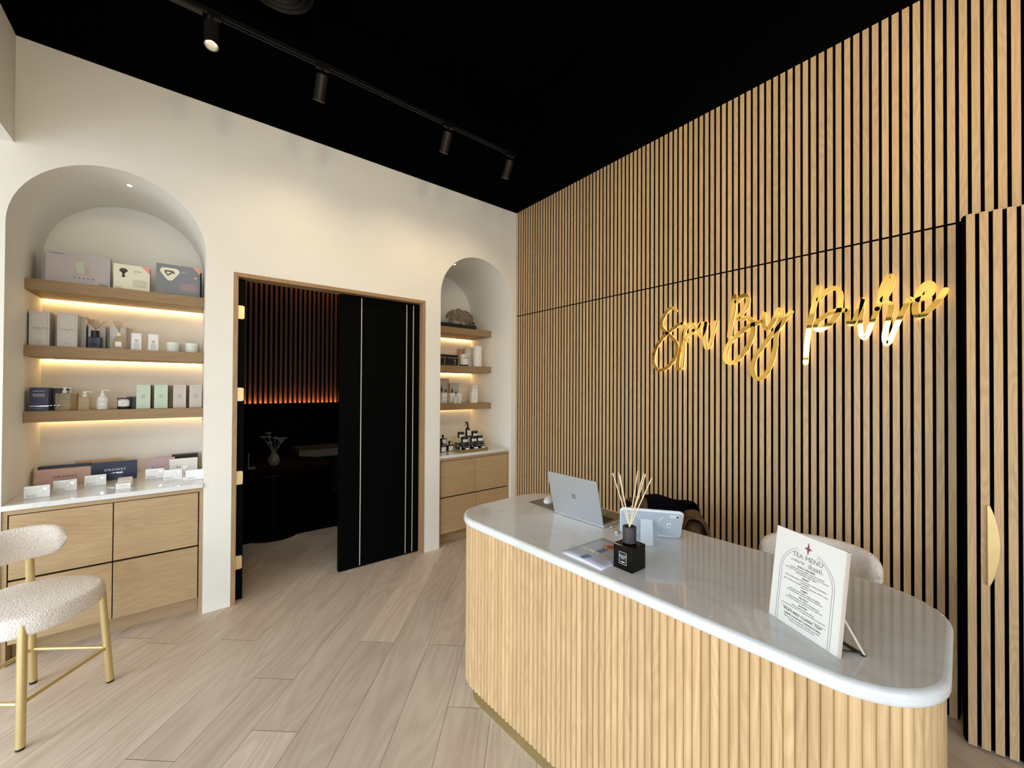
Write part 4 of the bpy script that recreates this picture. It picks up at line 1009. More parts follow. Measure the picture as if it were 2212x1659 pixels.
make_chair((-3.52, -.552, 0), math.atan2(-.117, .157), 'cream boucle chair with gold legs in front of the left drawer cabinet', None)
make_chair((-.65, -3.005, 0), math.radians(198), 'cream boucle chair behind the desk, half hidden by the tea menu', None)
ch3 = make_chair((-.75, -2.25, 0), PI+.15, 'boucle chair behind the tablet, covered by a brown and black coat', None)

def coat():
    cx, cy = -.75, -2.25
    t = thing('coat', (cx, cy, .6), 'brown coat with black lining draped over the chair behind the tablet', 'coat', rotz=.15)
    rng = random.Random(3)
    def wrap(nm, mat, a0, a1, z_lo, z_hi, r_in, r_out, wob, n=26, th=0.0):
        rows = []
        prof = [(r_in, z_lo), (r_in-.002, (z_lo+z_hi)/2), (r_in+.004, z_hi-.01), ((r_in+r_out)/2, z_hi+.006), (r_out, z_hi-.012), (r_out+.008, (z_lo+z_hi)/2), (r_out+.014, z_lo)]
        for i in range(n):
            u = i/(n-1); a = a0+(a1-a0)*u; f = wob*(math.sin(u*17)+.6*math.sin(u*31+1))
            row = []
            for j, (r, z) in enumerate(prof):
                rr = r+f*(.4+.6*math.sin(j*1.7)); zz = z+(wob*1.3*math.sin(u*9+.7) if j in (2, 3, 4) else wob*2.2*math.sin(u*13+j))
                row.append((rr*math.cos(a), rr*math.sin(a), zz-.6))
            rows.append(row)
        o = MB().grid(rows).build(nm, mat, t, smooth=True); o.data.set_sharp_from_angle(angle=3.0)
        s = o.modifiers.new('s', 'SOLIDIFY'); s.thickness = .012; s.offset = 0; o.modifiers.new('sub', 'SUBSURF').render_levels = 2
        return o
    D = math.radians
    wrap('black_lining', 'coat_black', D(-38), D(42), .60, .905, .172, .275, .007)
    wrap('brown_shell', 'coat_brown', D(30), D(74), .45, .885, .168, .285, .006)
    wrap('brown_shell', 'coat_brown', D(-88), D(-34), .40, .865, .140, .275, .010)
    # sleeves hanging in front of the backrest ends
    for a, r, z0, z1 in ((D(-66), .205, .855, .42), (D(60), .150, .85, .5)):
        p = [Vector((r*math.cos(a)*k, r*math.sin(a)*k2, z-.6)) for k, k2, z in ((1.2, 1.05, z0-.01), (.95, 1.0, z0-.06), (.85, 1.08, (z0+z1)/2), (.8, 1.12, z1))]
        o = MB().tube(p, [.045, .074, .080, .072] if a < 0 else [.04, .055, .055, .05], 14).build('sleeve', 'coat_brown', t, smooth=True); o.modifiers.new('sub', 'SUBSURF').render_levels = 2
coat()

# ------------------------------------------------------------------ shelf goods
def pbox(name, key, label, cat, mat, depth, grp=None, dx=0, lean=0, y=None, lid=None, side=None, w=None):
    x0, x1, y0, zb, h = ITEMS[key]; y0 = y if y is not None else y0
    wd = w if w else x1-x0
    t = thing(name, ((x0+x1)/2+dx, y0, zb), label, cat, grp)
    o = MB().box(-wd/2, wd/2, 0, depth, .0004, h, Matrix.Rotation(-lean, 4, 'X') if lean else None).build('carton', mat, t, bevel=.0008)
    return t, o, wd, h
def frame_lines(o, w, h, inset, mat='ink_grey', th=.0008):
    m = MB(); a, b = -w/2+inset, w/2-inset; c, d = inset, h-inset
    for x0, x1, z0, z1 in ((a, b, c, c+th), (a, b, d-th, d), (a, a+th, c, d), (b-th, b, c, d)): m.box(x0, x1, -.0006, -.0001, z0, z1)
    return m.build('border', mat, o)
def dashes(o, x0, x1, zs, mat='ink_grey', th=.0012, y=-.0006, seed=0, M=None):
    rng = random.Random(seed); m = MB()
    for z in zs:
        x = x0
        while x < x1-.004:
            L = min(rng.uniform(.004, .012), x1-x); m.box(x, x+L, y, y+.0004, z, z+th, M); x += L+.0022
    return m.build('small_print', mat, o)

# --- left niche, top shelf
t, o, w, h = pbox('boxed_face_mask', 'face_mask_box', 'wide lilac grey carton with a picture panel, marked Face, left on the top shelf', 'box', 'lilac_card', .07, lean=.06)
R_ = Matrix.Rotation(-.06, 4, 'X')
def rp(nm, mat, x0, x1, z0, z1, par, y=-.0007, M=R_): return MB().box(x0, x1, y, y+.0005, z0, z1, M).build(nm, mat, par)
rp('picture', 'taupe_card', -.02, .055, .075, .185, o)
for nm, mat, pts in (('green_shape', 'mint_card', [(-.015, .16), (.02, .175), (.03, .12), (.022, .085), (-.008, .09)]), ('pink_shape', 'rose_card', [(.025, .15), (.05, .13), (.05, .08), (.03, .083)])):
    MB().prism(pts, -.0013, -.0008, 1, R_).build(nm, mat, o)
for k in range(5): MB().lathe([(.006, 0), (.006, .0006)], n=12, M=R_ @ Matrix.Translation((-.02+k*.022, -.0002, .055)) @ Matrix.Rotation(PI/2, 4, 'X')).build('icon', 'ink_grey', o)
q = text('lettering', 'Face', .022, 'ink', o, (0, 0, 0)); q.matrix_local = R_ @ Matrix.Translation((w/2-.034, -.0008, .016)) @ Matrix.Rotation(PI/2, 4, 'X')
q = text('lettering', 'THERABODY', .010, 'ink', o, (0, 0, 0)); q.matrix_local = R_ @ Matrix.Translation((-w/2+.055, -.0008, h-.022)) @ Matrix.Rotation(PI/2, 4, 'X')
x0, x1, y0, zb, h0 = ITEMS['face_mask_box']
t = thing('boxed_face_mask', (-3.60, .53, zb), 'identical lilac carton standing behind the wide one, only its left edge showing', 'box')
MB().box(-.105, .18, 0, .06, .0004, .222).build('carton', 'lilac_card', t)
t, o, w, h = pbox('boxed_massager', 'cream_massager_box', 'cream carton with a black massager picture and coral corner, middle of top shelf', 'box', 'cream_card', .09)
def disc(pts_c, r, z_sc, mat, nm, par, y=-.0009, sq=1.0):
    MB().prism([(pts_c[0]+r*math.cos(2*PI*k/20), pts_c[1]+r*z_sc*math.sin(2*PI*k/20)) for k in range(20)], y, y+.0006, 1).build(nm, mat, par)
disc((-w*.23, h*.76), .022, .72, 'ink', 'massager_picture', o); MB().prism([(-w*.23-.008, h*.70), (-w*.23+.008, h*.70), (-w*.23+.006, h*.54), (-w*.23-.006, h*.54)], -.0009, -.0003, 1).build('massager_picture', 'ink', o)
disc((-w*.23, h*.53), .010, .6, 'ink', 'massager_picture', o)
MB().prism([(w/2-.048, h-.0005), (w/2-.0003, h-.0005), (w/2-.0003, h-.052)], -.0008, -.0002, 1).build('corner_flash', 'coral_card', o)
dashes(o, 0.005, w/2-.012, [h*.42-.009*k for k in range(6)], 'ink', .0022, seed=1); dashes(o, -w/2+.01, -w/2+.05, [.012, .022], 'ink', .002, seed=2); text('lettering', 'Theragun', .010, 'ink', o, (w*.16, -.0007, h*.76)); text('lettering', 'Mini', .007, 'ink', o, (w*.10, -.0007, h*.70))
t, o, w, h = pbox('boxed_massager', 'grey_massager_box', 'slate carton with a massager on a cream patch and coral corner, right on top shelf', 'box', 'slate_card', .10)
pt = []
for k, (cx_, cz_) in enumerate(((-.035, -.028), (.035, .028), (-.035, .028))): pass
base = [(-.0, -.045), (.052, .030), (-.052, .030)]; poly = []
for k in range(3):
    p = base[k]; an = math.atan2(p[1], p[0])
    for q in range(7): a = an-1.05+2.1*q/6; poly.append((-w*.20+p[0]*.62+.024*math.cos(a), h*.70+p[1]*.62+.024*math.sin(a)))
ctr = (sum(p[0] for p in poly)/len(poly), sum(p[1] for p in poly)/len(poly)); poly.sort(key=lambda p: math.atan2(p[1]-ctr[1], p[0]-ctr[0]))
MB().prism(poly, -.0009, -.0003, 1).build('cream_patch', 'cream_card', o)
MB().tube([(-w*.20-.028, -.0014, h*.78), (-w*.20+.018, -.0014, h*.78), (-w*.20+.028, -.0014, h*.72), (-w*.20+.012, -.0014, h*.74), (-w*.20-.012, -.0014, h*.64), (-w*.20-.028, -.0014, h*.76)], .0045, 6).build('massager_picture', 'ink', o)
MB().prism([(w/2-.045, h-.0005), (w/2-.0003, h-.0005), (w/2-.0003, h-.050)], -.0008, -.0002, 1).build('corner_flash', 'coral_card', o)
disc((w/2-.028, h*.66), .009, 1, 'coral_card', 'red_dot', o)
dashes(o, .010, w/2-.02, [h*.42-.010*k for k in range(6)], 'coral_card', .0022, seed=3); dashes(o, -w/2+.012, -w/2+.055, [.018, .028], 'coral_card', .002, seed=5); text('lettering', 'Theragun', .009, 'ink_white', o, (.035, -.0007, h*.78))
t = thing('boxed_massager', (-2.905, .53, 2.285), 'dark carton behind the slate one, its right edge showing by the niche wall', 'box')
MB().box(-.07, .055, 0, .09, .0004, .228).build('carton', 'black_card', t)

# --- left niche, middle shelf
cul = []
for key, lb in (('white_box_a', 'white bordered fragrance carton, leftmost on the middle shelf'), ('white_box_b', 'white bordered fragrance carton, second from left on the middle shelf')):
    t, o, w, h = pbox('diffuser_carton', key, lb, 'box', 'box_white', .11, 'white fragrance cartons on the middle shelf')
    frame_lines(o, w, h, .009); text('lettering', 'CULTI', .017, 'ink', o, (0, -.0007, h*.49), space=1.35); text('lettering', 'MILANO', .005, 'ink_grey', o, (0, -.0007, h*.445)); dashes(o, -.014, .014, (.028, .022), 'ink_grey', .002, seed=4)
    cul.append(t)
for (x, y), lb in zip(((-3.66, .56), (-3.535, .513), (-3.50, .63)), ('white fragrance carton behind the leftmost one', 'white fragrance carton behind the second one from left', 'white fragrance carton at the back, between the second carton and the black diffuser')):
    c = copy_tree(cul[0]); c.location = (x, y, 1.858); c['label'] = lb
for key, lb, xx in (('dark_diffuser_box', 'white bordered carton directly behind the small black diffuser', 0), ('clear_diffuser_box', 'white bordered carton directly behind the clear glass diffuser', 0)):
    t, o, w, h = pbox('diffuser_carton', key, lb, 'box', 'box_white', .09, 'smaller white cartons behind the diffusers'); frame_lines(o, w, h, .008)
    c = copy_tree(t); c.location.y += .095; c.location.x += .02; c['label'] = lb.replace('directly behind', 'second in line behind')
x0, x1, y0, zb, h = ITEMS['dark_diffuser']; w = .068
t = thing('reed_diffuser', ((x0+x1)/2, y0+w/2, zb), 'small square black glass reed diffuser on the middle shelf', 'reed diffuser')
o = MB().prism(rrect(-w/2, w/2, -w/2, w/2, .004, 3), .0003, h-.012).build('bottle', 'amber_black', t, bevel=.002)
frame_lines(o, .04, .05, 0, 'ink_grey').location = (0, -w/2, .015); text('lettering', 'CULTI', .009, 'ink_grey', o, (0, -w/2-.0008, .042))
MB().cyl((0, 0, h-.012), .021, .046, 24).build('collar', 'black_card', t, smooth=True)
for dx, dz, dy in ((-.047, .215, 0), (-.036, .212, .01), (-.008, .205, -.01), (.013, .215, .01), (.044, .200, 0), (.060, .203, .01)): MB().tube([(-dx*.1, 0, h+.034), (dx, dy, dz)], .0017, 6).build('reed', 'reed_dark', t)
x0, x1, y0, zb, h = ITEMS['clear_diffuser']; w = .060
t = thing('reed_diffuser', ((x0+x1)/2, y0+w/2, zb), 'rounded clear glass reed diffuser with a white label on the middle shelf', 'reed diffuser')
MB().lathe([(.028, .0005), (.030, .004), (.030, .070), (.026, .084), (.013, .092), (.013, .100)], n=28).build('bottle', 'amber_liquid', t, smooth=True)
MB().cyl((0, 0, .0985), .014, .022, 20).build('collar', 'cream_card', t, smooth=True)
bx('label', 'white_card', t, -.016, .016, -.0315, -.0305, .022, .055, 0)
for dx, dz in ((-.030, .205), (-.021, .203), (-.006, .207), (.006, .204), (.019, .203)): MB().tube([(-dx*.15, 0, .118), (dx, .004, dz)], .0016, 6).build('reed', 'reed_dark', t)
for key, lb in (('small_a', 'small white perfume carton with a bottle print, left of the pair'), ('small_b', 'small white perfume carton with a bottle print, right of the pair')):
    t, o, w, h = pbox('perfume_carton', key, lb, 'box', 'white_card', .04, 'perfume cartons on the middle shelf')
    frame_lines(o, w, h, .004); MB().prism([(-.012, .012), (.012, .012), (.012, .052), (-.012, .052)], -.0009, -.0003, 1).build('bottle_print', 'box_white', o); frame_lines(o, .026, .042, 0).location = (0, -.0006, .011)
    bx('cap_print', 'taupe_card', o, -.009, .009, -.0010, -.0003, .058, .080); dashes(o, -.008, .008, (.030, .025), seed=7)
for key, lb in (('candle_a', 'frosted glass candle, left of the two on the middle shelf'), ('candle_b', 'frosted glass candle, rightmost on the middle shelf')):
    x0, x1, y0, zb, h = ITEMS[key]; r = .040; t = thing('scented_candle', ((x0+x1)/2, y0+r, zb), lb, 'candle', 'frosted candles on the middle shelf')
    MB().lathe([(r-.004, .0004), (r, .006), (r, .074), (r-.003, .074), (r-.003, .066)], n=32).build('glass', 'frosted', t, smooth=True)
    MB().lathe([(0, .058), (r-.0035, .058), (r-.0035, .062), (0, .062)], n=28, caps=False).build('wax', 'wax', t); text('lettering', 'CULTI', .009, 'ink_grey', t, (0, -r-.0004, .042), space=1.2)
    MB().tube([(0, 0, .062), (0, .001, .070)], .0012, 6).build('wick', 'ink', t)
t = thing('perfume_carton', (-2.945, .51, 1.858), 'plain white carton tucked behind the two frosted candles', 'box')
MB().box(-.04, .085, 0, .05, .0004, .085).build('carton', 'box_white', t)

# --- left niche, bottom shelf
Z3 = 1.434
def gx(key): x0, x1, y0, zb, h = ITEMS[key]; return (x0+x1)/2, y0, zb, x1-x0, h
cx_, y0, zb, w, h = gx('navy'); w = .082
for i, (dx, dy, lb) in enumerate(((.006, 0, 'navy carton with white lettering, front left on the bottom shelf'), (.036, .115, 'navy carton with a silver band, just behind the front left one'), (.058, .23, 'navy carton furthest back in the left row on the bottom shelf'))):
    t = thing('soap_carton', (cx_+dx, y0-.03+dy, Z3), lb, 'box', 'navy cartons on the bottom shelf')
    o = MB().box(-w/2, w/2, 0, .09, .0004, .152-.004*i).build('carton', 'navy_card', t, bevel=.0008); bx('silver_band', 'foil', o, -w/2-.0003, w/2+.0003, -.0006, .0906, .030, .034)
    if i == 0: dashes(o, -.026, .026, (.128, .108, .102, .094), 'ink_white', .002, seed=8); dashes(o, -.018, .018, (.018,), 'ink_white', seed=9)
def pump(loc, r, hb, mat, lbl, shape='square', pm='white_plastic', sc=1.0, pump_mat=None):
    t = thing('pump_bottle', loc, lbl, 'pump bottle')
    if shape == 'square':
        b = MB().prism(rrect(-r, r, -r*.8, r*.8, r*.22, 4), .0004, hb).build('bottle', mat, t, bevel=.004, seg=2)
    else:
        b = MB().lathe([(r*.9, .0004), (r, .006), (r, hb*.62), (r*.88, hb*.82), (r*.5, hb*.98), (r*.42, hb)], n=28).build('bottle', mat, t, smooth=True)
    p = MB(); p.cyl((0, 0, hb), .011*sc, .016*sc, 18); p.cyl((0, 0, hb+.016*sc), .005*sc, .008*sc, 12); p.cyl((0, 0, hb+.024*sc), .008*sc, .010*sc, 16)
    p.tube([(0, 0, hb+.031*sc), (.018*sc, -.006*sc, hb+.033*sc), (.034*sc, -.011*sc, hb+.029*sc)], .0035*sc, 8); p.build('pump', pump_mat or 'white_plastic', t, smooth=True)
    dashes(b, -r*.5, r*.5, (hb*.55,), 'ink_grey', .0025, y=(-r*.8 if shape == 'square' else -r)-.0006, seed=int(hb*1000)); dashes(b, -r*.35, r*.35, (hb*.2,), 'ink_grey', .0015, y=(-r*.8 if shape == 'square' else -r)-.0006, seed=3)
    return t
cx_, y0, zb, w, h = gx('pump_big'); pump((cx_, y0+.03, Z3), .038, .115, 'amber_liquid', 'large clear square pump bottle beside the navy cartons', sc=1.15)
pump((cx_+.012, y0+.13, Z3), .036, .112, 'amber_liquid', 'clear pump bottle behind the large square one', sc=1.1)
cx_, y0, zb, w, h = gx('pump_small'); pump((cx_, y0+.03, Z3), .028, .088, 'amber_liquid', 'smaller clear square pump bottle, between the large one and the white one', sc=1.1)
cx_, y0, zb, w, h = gx('pump_white'); pump((cx_, y0+.03, Z3), .031, .098, 'white_plastic', 'round white lotion pump bottle on the bottom shelf', 'round', sc=1.1)
cx_, y0, zb, w, h = gx('glass_candle')
t = thing('scented_candle', (cx_, y0+.035, Z3), 'candle glass with a white label and black lid on the bottom shelf', 'candle'); r = .036
MB().lathe([(r-.003, .0004), (r, .004), (r, .016)], n=30).build('base', 'black_card', t, smooth=True); MB().lathe([(r, .016), (r, .072)], n=30).build('glass', 'clear_plastic', t, smooth=True)
MB().lathe([(r+.001, .072), (r+.001, .078), (r-.003, .080)], n=30).build('lid', 'black_card', t, smooth=True)
m = MB(); m.grid([[((r+.0012)*math.cos(a), (r+.0012)*math.sin(a), z) for a in [math.radians(-142+104*k/12) for k in range(13)]] for z in (.022, .062)]); lbm = m.build('label', 'white_card', t); dashes(lbm, -.010, .010, (.050, .042, .036), 'ink', .002, y=-r-.0022, seed=6)
t = thing('candle_carton', (cx_+.065, y0+.06, Z3), 'low black carton between the labelled candle and the mint cartons', 'box'); MB().box(-.055, .024, 0, .06, .0004, .086).build('carton', 'black_card', t)
for key, mat, lb, mb_ in (('mint_a', 'mint_card', 'mint green carton, left of the two on the bottom shelf', 0), ('mint_b', 'mint_card', 'mint green carton, right of the two on the bottom shelf', 0), ('taupe_a', 'taupe_card', 'pale pink taupe carton next to the mint ones', 0), ('taupe_b', 'taupe_card', 'pale taupe carton at the right end of the bottom shelf', 0)):
    t, o, w, h = pbox('candle_carton', key, lb, 'box', mat, .085, 'tall pastel cartons on the bottom shelf', w=.076)
    dashes(o, -.009, .009, (h*.55,), 'ink', .003, seed=1); dashes(o, -.002, .003, (h*.505,), 'ink', .002, seed=2); dashes(o, -.013, .013, (h*.46,), 'ink', .003, seed=3); dashes(o, -.016, .016, (h-.014,), seed=4); dashes(o, -.020, .020, (.016,), seed=5)
    bx('back_half', 'black_card', o, -.038, .0385, .03, .0856, .0006, h+.0004)
for x, y, lb in ((-3.135, .52, 'dark carton standing behind the gap between the mint cartons'), (-3.03, .52, 'dark carton standing behind the gap between mint and taupe cartons'), (-2.93, .52, 'dark carton standing behind the gap between the taupe cartons')):
    t = thing('candle_carton', (x, y, Z3), lb, 'box', 'dark cartons behind the pastel row'); MB().box(-.038, .038, 0, .085, .0004, .172).build('carton', 'kraft_card', t); 

# --- left counter
ZC1 = .918
t, o, w, h = pbox('sleep_mask_box', 'drowsy_pink', 'blush sleep mask carton, front left on the white counter', 'box', 'blush_card', .045, 'sleep mask cartons on the counter'); text('lettering', 'DROWSY', .024, 'ink', o, (.005, -.0008, h*.46), space=1.15); text('lettering', 'SLEEP MASK', .012, 'ink', o, (.005, -.0008, h*.28), space=1.1)
t, o, w, h = pbox('sleep_mask_box', 'drowsy_navy', 'navy sleep mask carton right of the blush one', 'box', 'navy_card', .045, 'sleep mask cartons on the counter'); text('lettering', 'DROWSY', .024, 'ink_white', o, (.005, -.0008, h*.52), space=1.15); text('lettering', 'SLEEP MASK', .014, 'foil', o, (.005, -.0008, h*.36), space=1.1)
t, o, w, h = pbox('sleep_mask_box', 'navy_back', 'navy sleep mask carton behind the blush one', 'box', 'navy_card', .045, 'sleep mask cartons on the counter', dx=.015)
t, o, w, h = pbox('sleep_mask_box', 'tan_back', 'tan carton leaning at the back of the counter', 'box', 'tan_card', .012, 'sleep mask cartons on the counter', lean=.12, y=.655)
t, o, w, h = pbox('pillowcase_box', 'blissy_pink', 'rose carton marked blissy, behind the cream one', 'box', 'rose_card', .030); text('lettering', 'blissy', .042, 'foil', o, (-.005, -.0008, h*.30))
t, o, w, h = pbox('pillowcase_box', 'blissy_cream', 'cream carton marked blissy at the right end of the counter', 'box', 'paper_warm', .030); text('lettering', 'blissy', .042, 'foil', o, (0, -.0008, h*.30))
t, o, w, h = pbox('pillowcase_box', 'black_back', 'black carton at the back right corner of the counter', 'box', 'black_card', .05)
names = ('leftmost white price card on the counter', 'second white price card, in front of the blush carton', 'third white price card, in front of the navy carton', 'white price card in front of the rose carton', 'white price card in front of the cream carton, second from right', 'white price card nearest the right wall of the niche')
for i, lb in enumerate(names):
    x0, x1, y0, zb, h = ITEMS['card%d' % i]; w = .105
    t = thing('price_card', ((x0+x1)/2, y0, ZC1), lb, 'card', 'heart price cards on the counter', rotz=(.05 if i < 3 else -.02))
    h = .076
    bx('holder', 'clear_plastic', t, -w/2, w/2, .0016, .0036, .0003, h); cdo = bx('card', 'white_card', t, -w/2+.001, w/2-.001, 0, .0015, .003, h-.001)
    bx('holder_foot', 'clear_plastic', t, -w/2, w/2, .004, .026, .0003, .0020)
    hp = [(.0, -.010), (.011, .003), (.009, .010), (.004, .011), (0, .006), (-.004, .011), (-.009, .010), (-.011, .003)]
    MB().prism([(w*.30+p[0]*.8, h*.66+p[1]*.8) for p in hp], -.0007, -.0001, 1).build('heart', 'foil', cdo)
    MB().tube([(w*.08, -.0004, h*.45), (w*.18, -.0004, h*.62), (w*.22, -.0004, h*.45), (w*.30, -.0004, h*.5)], .0006, 4).build('flourish', 'foil', cdo)
    dashes(cdo, -w*.40, w*.02, (.020, .015, .010), 'ink_grey', .0018, seed=i); dashes(cdo, -w*.42, w*.1, (h-.010,), 'foil', .0015, seed=i+9)
for i, lb in enumerate(('small white carton lying nearest the counter edge', 'small white carton lying behind the first small one', 'small white carton lying furthest back of the three')):
    x0, x1, y0, zb, h = ITEMS['tiny%d' % i]; t = thing('small_carton', ((x0+x1)/2, (.119, .215, .30)[i], ZC1), lb, 'box', 'small white cartons on the counter', rotz=.04)
    o = MB().box(-.036, .036, 0, .070, .0004, .036).build('carton', 'white_card', t, bevel=.0008); dashes(o, -.018, .018, (.024, .016), 'ink_grey', .0016, seed=i)

# --- right niche, top shelf
T1 = 2.282
t = thing('serving_tray', (-.575, .40, T1), 'black tray with side handles on the top shelf of the narrow niche', 'tray')
m = MB(); m.box(-.30, .30, .0, .20, .0004, .008); m.box(-.30, .30, 0, .008, .008, .045); m.box(-.30, .30, .192, .20, .008, .045); m.box(-.30, -.292, .008, .192, .008, .045); m.box(.292, .30, .008, .192, .008, .045); m.build('tray_body', 'black_card', t, bevel=.001)
for s in (-1, 1): MB().tube([(s*.296, .05, .044), (s*.296, .05, .085), (s*.296, .15, .085), (s*.296, .15, .044)], .006, 8).build('handle', 'black_card', t)
for i, (x, y, hh) in enumerate(((-.68, .50, .12), (-.62, .54, .11), (-.53, .50, .085), (-.47, .54, .09), (-.42, .49, .07))):
    t = thing('glass_tumbler', (x+.02, y, T1+.0085), ('tallest clear tumbler at the left end of the black tray', 'clear tumbler second from left on the black tray', 'clear tumbler in the middle of the black tray', 'clear tumbler fourth from left on the black tray', 'shortest clear tumbler, rightmost on the black tray')[i], 'glass', 'tumblers on the black tray')
    MB().lathe([(.018, 0), (.022, hh*.5), (.024, hh), (.0225, hh), (.0205, hh*.5), (.016, .006)], n=20, caps=True).build('glass', 'clear_plastic', t, smooth=True)
def knot(loc):
    t = thing('linen_bundle', loc, 'crumpled brown linen bundle on the top shelf of the narrow niche', 'fabric bundle')
    m = MB(); nu, nv = 80, 48; rows = []
    import mathutils
    for i in range(nv+1):
        ph = PI*i/nv; row = []
        for j in range(nu):
            a = 2*PI*j/nu; d = Vector((math.sin(ph)*math.cos(a), math.sin(ph)*math.sin(a), math.cos(ph)))
            nz = mathutils.noise.noise(d*2.1+Vector((3, 1, 5)))*.30+abs(mathutils.noise.noise(d*4.3+Vector((1, 7, 2))))*-.34+abs(mathutils.noise.noise(Vector((d.x*9+d.z*3, d.y*9, d.z*7))))*-.16+.16
            r = 1+nz; z = d.z*.135*r+.135
            row.append((d.x*.165*r, d.y*.095*r, max(z, .001)))
        rows.append(row)
    o = m.grid(rows, closed=True).build('cloth', 'linen', t, smooth=True); o.data.set_sharp_from_angle(angle=3.0)
    tl = MB(); tl.tube([(.08, .0, .10), (.13, .01, .05), (.19, .01, .012)], [.035, .03, .012], 10); tl.build('trailing_end', 'linen', t, smooth=True)
knot((-.315, .722, T1))
# --- right niche, middle shelf
T2 = 1.848
for key, lb in (('rbox_a', 'maroon black tea carton at the left end of the middle shelf'), ('rbox_b', 'black tea carton with a silver stripe, right of the maroon one')):
    t, o, w, h = pbox('tea_carton', key, lb, 'box', 'black_card', .075, 'dark tea cartons in the narrow niche'); bx('stripe', 'coral_card' if key == 'rbox_a' else 'silver', o, -w/2-.0003, w/2+.0003, -.0006, .0756, h*.70, h*.735)
    m = MB().tube([(w*.2-.004, -.0008, h*.30), (w*.2+.004, -.0008, h*.40), (w*.2-.003, -.0008, h*.48), (w*.2+.005, -.0008, h*.56)], .003, 5).build('emblem', 'foil', o); dashes(o, w*.08, w*.34, (h*.15,), 'ink_white', .003, seed=2)
def canister(key, mat, lbl, grp, r=None, band=None, dy=0):
    x0, x1, y0, zb, h = ITEMS[key]; r = r or (x1-x0)/2; y0 += dy
    t = thing('canister', ((x0+x1)/2, y0+r, T2), lbl, 'canister', grp)
    b = MB().lathe([(r-.002, .0004), (r, .002), (r, h-.002), (r-.003, h)], n=32).build('tube_body', mat, t, smooth=True)
    if band: MB().lathe([(r+.0006, .0004), (r+.0006, .018)], n=32).build('dark_base', 'black_card', b)
    m = MB()
    if h > .2:
        m.tube([(-.012, -r-.0002, h*.50), (.014, -r-.0002, h*.50)], .0012, 4); m.tube([(-.010, -r-.0002, h*.44), (.012, -r-.0002, h*.18)], .0010, 4); m.cyl((0, 0, 0), .006, .0014, 12, Matrix.Translation((.004, -r+.0004, h*.13)) @ Matrix.Rotation(PI/2, 4, 'X'))
    else:
        m.tube([((r+.0006)*math.sin(a)*.6, -(r+.0006)*math.cos(a*.6), h*.55+.022*math.cos(a*1.0)) for a in [math.radians(-80+20*k) for k in range(9)]], .0035, 6); m.tube([(-.018, -r*.95, h*.86), (.018, -r*.95, h*.86)], .0035, 5)
    m.build('print', 'ink' if h < .2 else 'ink_grey', b)
    return t
canister('rcyl_a', 'taupe_card', 'small taupe canister between the black carton and the white tin', 'short canisters in the narrow niche', r=.028, dy=.07)
canister('rcyl_b', 'white_card', 'short white tin with a black arc print and black base', 'short canisters in the narrow niche', band=1)
canister('rcyl_c', 'box_white', 'tall grey white canister, middle of the three tall ones', 'tall canisters in the narrow niche', r=.048, dy=.035)
canister('rcyl_d', 'kraft_card', 'tall shaded canister at the back, left of the tall pair', 'tall canisters in the narrow niche', r=.046, dy=.07)
canister('rcyl_e', 'white_card', 'tallest white canister, right end of the middle shelf in the narrow niche', 'tall canisters in the narrow niche', r=.054)
# --- right niche, bottom shelf
T3 = 1.417
for key, lb in (('pic_a', 'display card with dark bottles, taller, at the left of the bottom shelf'), ('pic_b', 'display card with dark bottles, shorter, second on the bottom shelf')):
    t, o, w, h = pbox('product_carton', key, lb, 'box', 'kraft_card', .05, 'picture cartons in the narrow niche', dx=(.0))
    bx('panel', 'taupe_card', o, -w/2+.006, w/2-.006, -.0006, -.0001, h*.15 if key == 'pic_b' else h*.25, h-.01)
    m = MB(); zc = h*.45
    m.prism([(-.030+p[0], zc+p[1]) for p in ((-.013, 0), (.013, 0), (.013, .045), (.004, .062), (.003, .085), (-.003, .085), (-.004, .062), (-.013, .045))], -.0012, -.0006, 1); m.prism([(.008, zc), (.036, zc), (.036, .028+zc), (.008, .028+zc)], -.0012, -.0006, 1); m.build('bottle_print', 'ink', o)
for key, lb in (('w_a', 'small white carton below the taller display card'), ('w_b', 'small white carton left of the pair in the middle'), ('w_c', 'small white carton right of the pair in the middle')):
    t, o, w, h = pbox('serum_carton', key, lb, 'box', 'white_card', .05, 'small white cartons in the narrow niche'); dashes(o, -.022, .022, (h*.55, h*.42), 'ink_grey', .003, seed=3)
for key, lb in (('v_a', 'tiny upright white carton at the shelf edge, left of two'), ('v_b', 'tiny upright white carton at the shelf edge, right of two')):
    t, o, w, h = pbox('serum_carton', key, lb, 'box', 'white_card', .03, 'tiny cartons at the shelf edge'); bx('print', 'ink_grey', o, -.002, .002, -.0006, -.0001, h*.3, h*.8)
for key, lb in (('slim_a', 'slim white carton, front of the stepped trio'), ('slim_b', 'slim white carton, middle of the stepped trio'), ('slim_c', 'slim white carton, back of the stepped trio')):
    t, o, w, h = pbox('slim_carton', key, lb, 'box', 'white_card', .05, 'slim white cartons stepped at the right'); bx('print', 'ink_grey', o, -.0015, .0015, -.0006, -.0001, h*.25, h*.8)
t = thing('acrylic_riser', (-.55, .475, T3), 'low clear acrylic riser under the small cartons in the narrow niche', 'riser')
m = MB(); m.box(-.14, .18, -.008, -.005, .0003, .03); m.build('plate', 'clear_plastic', t)

